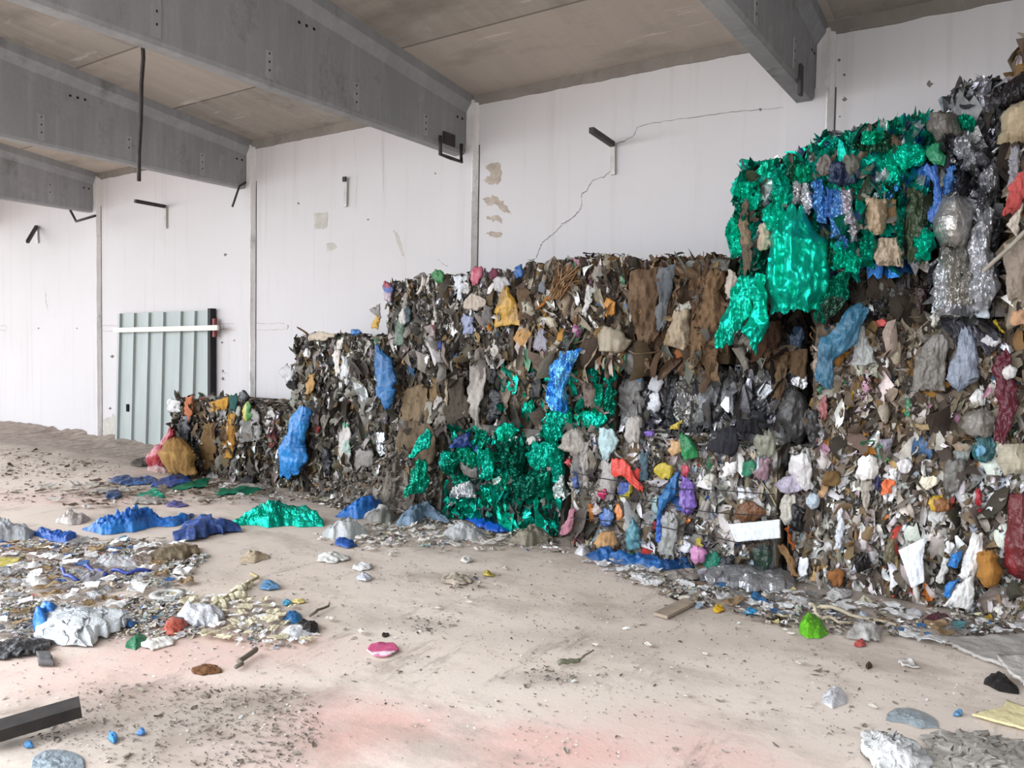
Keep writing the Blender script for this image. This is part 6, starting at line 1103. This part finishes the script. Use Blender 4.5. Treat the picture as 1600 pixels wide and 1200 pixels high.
# single scraps: a few of each kind, set out one by one
def proto(name, col, mat, w, l, seed, nu=6, nv=8, th=.004):
    rng = np.random.default_rng(seed); s = Soup()
    uu, vv = np.meshgrid(np.linspace(-.5, .5, nu), np.linspace(-.5, .5, nv))
    ju = uu + rng.normal(0, .05, uu.shape); jv = vv + rng.normal(0, .04, uu.shape)
    ang = rng.uniform(0, 6); fold = np.abs(np.sin((ju * math.cos(ang) + jv * math.sin(ang)) * 4 + rng.uniform(0, 6)))
    P = np.stack([ju * w, jv * l, .006 + .22 * w * fold + .06 * w * rng.random(uu.shape)], -1)
    nrm = np.zeros_like(P); nrm[..., 2] = 1; P[..., 2] += th
    return shell(P, nrm, th, [col], mat, rng, True, 3.).build(name)
GROUPS = [
 ('paper_scrap', 'white paper scrap in the litter along the left edge of the floor', 'scrap', 'white paper scraps at the left', '#efece8', 'matte', [(-20, 850), (300, 852), (290, 925), (-20, 1010)], 40, .09),
 ('cardboard_scrap', 'brown cardboard scrap in the litter along the left edge of the floor', 'scrap', 'cardboard scraps at the left', '#9c8464', 'matte', [(-20, 850), (320, 858), (300, 930), (-20, 1010)], 22, .1),
 ('plastic_scrap', 'grey plastic scrap in the litter along the left edge of the floor', 'scrap', 'grey plastic scraps at the left', '#a8a6a6', 'film', [(-20, 850), (310, 852), (290, 930), (-20, 1010)], 26, .11),
 ('plastic_scrap', 'blue plastic scrap in the litter along the left edge of the floor', 'scrap', 'blue plastic scraps at the left', '#4a78b8', 'film', [(-20, 850), (280, 852), (270, 920), (-20, 960)], 12, .07),
 ('paper_scrap', 'cream paper scrap in the pale litter beside the orange-red tin', 'scrap', 'cream paper scraps', '#ddd2b4', 'matte', [(250, 930), (470, 940), (495, 1005), (330, 1005)], 28, .07),
 ('paper_scrap', 'white paper scrap in the pale litter beside the orange-red tin', 'scrap', 'white paper scraps beside the tin', '#efece8', 'matte', [(250, 930), (470, 940), (495, 1010), (330, 1005)], 24, .06),
 ('plastic_scrap', 'white plastic scrap at the foot of the right-hand bales', 'scrap', 'white scraps at the right', '#e2e0de', 'film', [(900, 875), (1250, 930), (1600, 970), (1600, 1030), (1300, 985), (1000, 915)], 40, .09),
 ('plastic_scrap', 'grey plastic scrap at the foot of the right-hand bales', 'scrap', 'grey scraps at the right', '#8d8b88', 'film', [(900, 875), (1250, 930), (1600, 970), (1600, 1030), (1300, 985), (1000, 915)], 34, .12),
 ('cardboard_scrap', 'brown cardboard scrap at the foot of the right-hand bales', 'scrap', 'brown scraps at the right', '#8c7457', 'matte', [(900, 875), (1250, 930), (1600, 970), (1600, 1030), (1300, 985), (1000, 915)], 26, .09),
 ('plastic_scrap', 'blue plastic scrap at the foot of the right-hand bales', 'scrap', 'blue scraps at the right', '#3f78b0', 'film', [(1080, 905), (1300, 940), (1600, 985), (1550, 1020), (1200, 965)], 10, .06),
 ('paper_scrap', 'pale paper scrap on the floor before the green foil bale', 'scrap', 'pale scraps in the middle', '#d6cfc6', 'matte', [(480, 840), (640, 822), (760, 830), (880, 858), (760, 862), (600, 872)], 30, .07),
 ('cardboard_scrap', 'dull brown scrap on the floor beyond the blue bag heap', 'scrap', 'brown scraps at the back', '#7f7060', 'matte', [(30, 770), (180, 745), (480, 755), (430, 790), (120, 800)], 24, .09),
 ('paper_scrap', 'dirty white scrap on the floor beyond the blue bag heap', 'scrap', 'white scraps at the back', '#d9d3cc', 'matte', [(30, 770), (180, 745), (480, 755), (430, 790), (120, 800)], 18, .09),
 ('paper_scrap', 'tiny pale paper scrap alone on the bare middle floor', 'scrap', 'tiny scraps on the bare floor', '#d8cfc4', 'matte', [(420, 880), (900, 880), (1300, 1010), (1400, 1120), (700, 1150), (500, 1060)], 20, .03),
]
for gi, (nm, lab, cat, grp, col, mt, poly, k, sz) in enumerate(GROUPS):
    rng = np.random.default_rng(200 + gi); P = [p for p in floor_pts(rng, poly, k * 8)]
    ps = [proto(nm, col, mt, sz, sz * rng.uniform(1.1, 1.8), 300 + gi * 5 + j) for j in range(3)]
    i = -1
    for p in P:
        sc_ = float(rng.uniform(.55, 1.3))
        if i + 1 >= k: break
        if not free(p[0], p[1], sz * sc_ * .55): continue
        i += 1
        o = ps[i] if i < 3 else ps[i % 3].copy()
        if i >= 3: C.objects.link(o)
        o.location = (float(p[0]), float(p[1]), float(.006 + .012 * rng.random())); o.scale = (sc_, sc_, sc_)
        o.rotation_euler = (float(rng.normal(0, .1)), float(rng.normal(0, .1)), float(rng.uniform(0, 6.28))); tag(o, lab, cat, grp); take(o)
    for q in ps:
        if not q.get('label'): bpy.data.objects.remove(q)

litter('paper_litter', 'drift of small paper and plastic litter along the left edge of the floor', 'litter', [(-30, 850), (90, 838), (200, 842), (300, 850), (330, 870), (300, 900), (275, 925), (160, 930), (-30, 935)], 11000, .0165, LITP, 1, .02)
litter('paper_litter', 'drift of small pale litter around the printed white bag', 'litter', [(-30, 935), (150, 925), (330, 930), (470, 955), (500, 985), (490, 1010), (420, 1018), (300, 1000), (200, 1010), (-30, 1015)], 10500, .014, LITP, 2, .02)
litter('paper_litter', 'scattered litter on the floor before the green foil bale', 'litter', [(480, 835), (600, 812), (760, 815), (880, 850), (900, 868), (760, 862), (640, 868), (520, 860)], 2600, .018, LITP, 3, .02)
litter('plastic_litter', 'drift of grey and white litter along the foot of the right-hand bales', 'litter', [(885, 862), (1000, 890), (1120, 905), (1260, 925), (1420, 950), (1620, 965), (1640, 1060), (1500, 1030), (1380, 1005), (1240, 985), (1100, 955), (960, 905)], 10500, .019, LITP + LITD[:3], 4, .05)
litter('plastic_litter', 'thin scatter of litter beyond the blue bag heap', 'litter', [(30, 770), (180, 745), (330, 735), (480, 750), (520, 775), (430, 790), (250, 790), (120, 800)], 1300, .02, LITD + LIT[:2], 5, .02)
litter('gravel', 'grey grit and crumbs on the bare floor at the lower left', 'gravel', [(130, 1060), (330, 1060), (470, 1065), (520, 1110), (480, 1210), (40, 1210), (30, 1150)], 1500, .0055, GRIT, 6, .003, 2.)
litter('gravel', 'loose grit scattered across the middle of the floor', 'gravel', [(380, 850), (900, 870), (1250, 990), (1500, 1080), (1350, 1180), (900, 1180), (500, 1100), (480, 980), (330, 900)], 1300, .006, GRIT, 7, .002, 1.6)
litter('gravel', 'grit and dirt crumbs on the floor near the metal door', 'gravel', [(-20, 700), (150, 695), (260, 720), (200, 740), (60, 790), (-20, 800)], 600, .015, LITD, 8, .004, 1.6)
litter('plastic_litter', 'refuse trodden at the foot of the grey bales', 'litter', [(270, 735), (450, 745), (530, 765), (640, 790), (760, 812), (880, 838), (880, 860), (760, 835), (600, 812), (480, 785), (380, 760), (250, 745)], 3000, .022, LITD + LIT[:3], 9, .05)
litter('gravel', 'fine pale crumbs around the pink scrap of paper', 'gravel', [(640, 960), (720, 960), (700, 1000), (600, 1000)], 120, .008, GRIT, 10, .002, 4)
litter('gravel', 'small heap of dirt crumbs at the middle of the floor', 'gravel', [(810, 1035), (900, 1030), (905, 1075), (830, 1080)], 160, .006, GRIT, 12, .006, 4)
litter('gravel', 'small clump of dirt and paper crumbs before the green foil bale', 'gravel', [(690, 898), (745, 898), (755, 925), (700, 925)], 160, .02, LITD + LIT[:2], 13, .02, 4)
litter('gravel', 'fine pale and dark specks over the whole bare floor', 'gravel', [(-20, 1000), (400, 840), (900, 865), (1620, 1060), (1620, 1210), (-20, 1210)], 2200, .0045, GRIT + LITP[:5], 15, .002, 1.2)

# ================================================================== light
w = bpy.data.worlds.new('overcast_sky'); sc.world = w; w.use_nodes = True
t = w.node_tree; bg = t.nodes['Background']; bg.inputs[0].default_value = (.90, .96, 1.04, 1)
# overcast sky, brighter towards the hidden sun (behind and to the left of the camera)
tc = t.nodes.new('ShaderNodeTexCoord'); vm = t.nodes.new('ShaderNodeVectorMath'); vm.operation = 'DOT_PRODUCT'; t.links.new(tc.outputs['Generated'], vm.inputs[0])
d = Vector((-.88, -.42, .24)).normalized(); vm.inputs[1].default_value = d
mr = t.nodes.new('ShaderNodeMapRange'); mr.interpolation_type = 'SMOOTHSTEP'; t.links.new(vm.outputs['Value'], mr.inputs[0])
for i, v in ((1, -.2), (2, 1.), (3, .38), (4, 2.45)): mr.inputs[i].default_value = v
t.links.new(mr.outputs[0], bg.inputs[1])
sc.view_settings.view_transform = 'Standard'; sc.view_settings.look = 'None'; sc.view_settings.gamma = 1
sc.view_settings.use_curve_mapping = False
sc.view_settings.exposure = 1.68
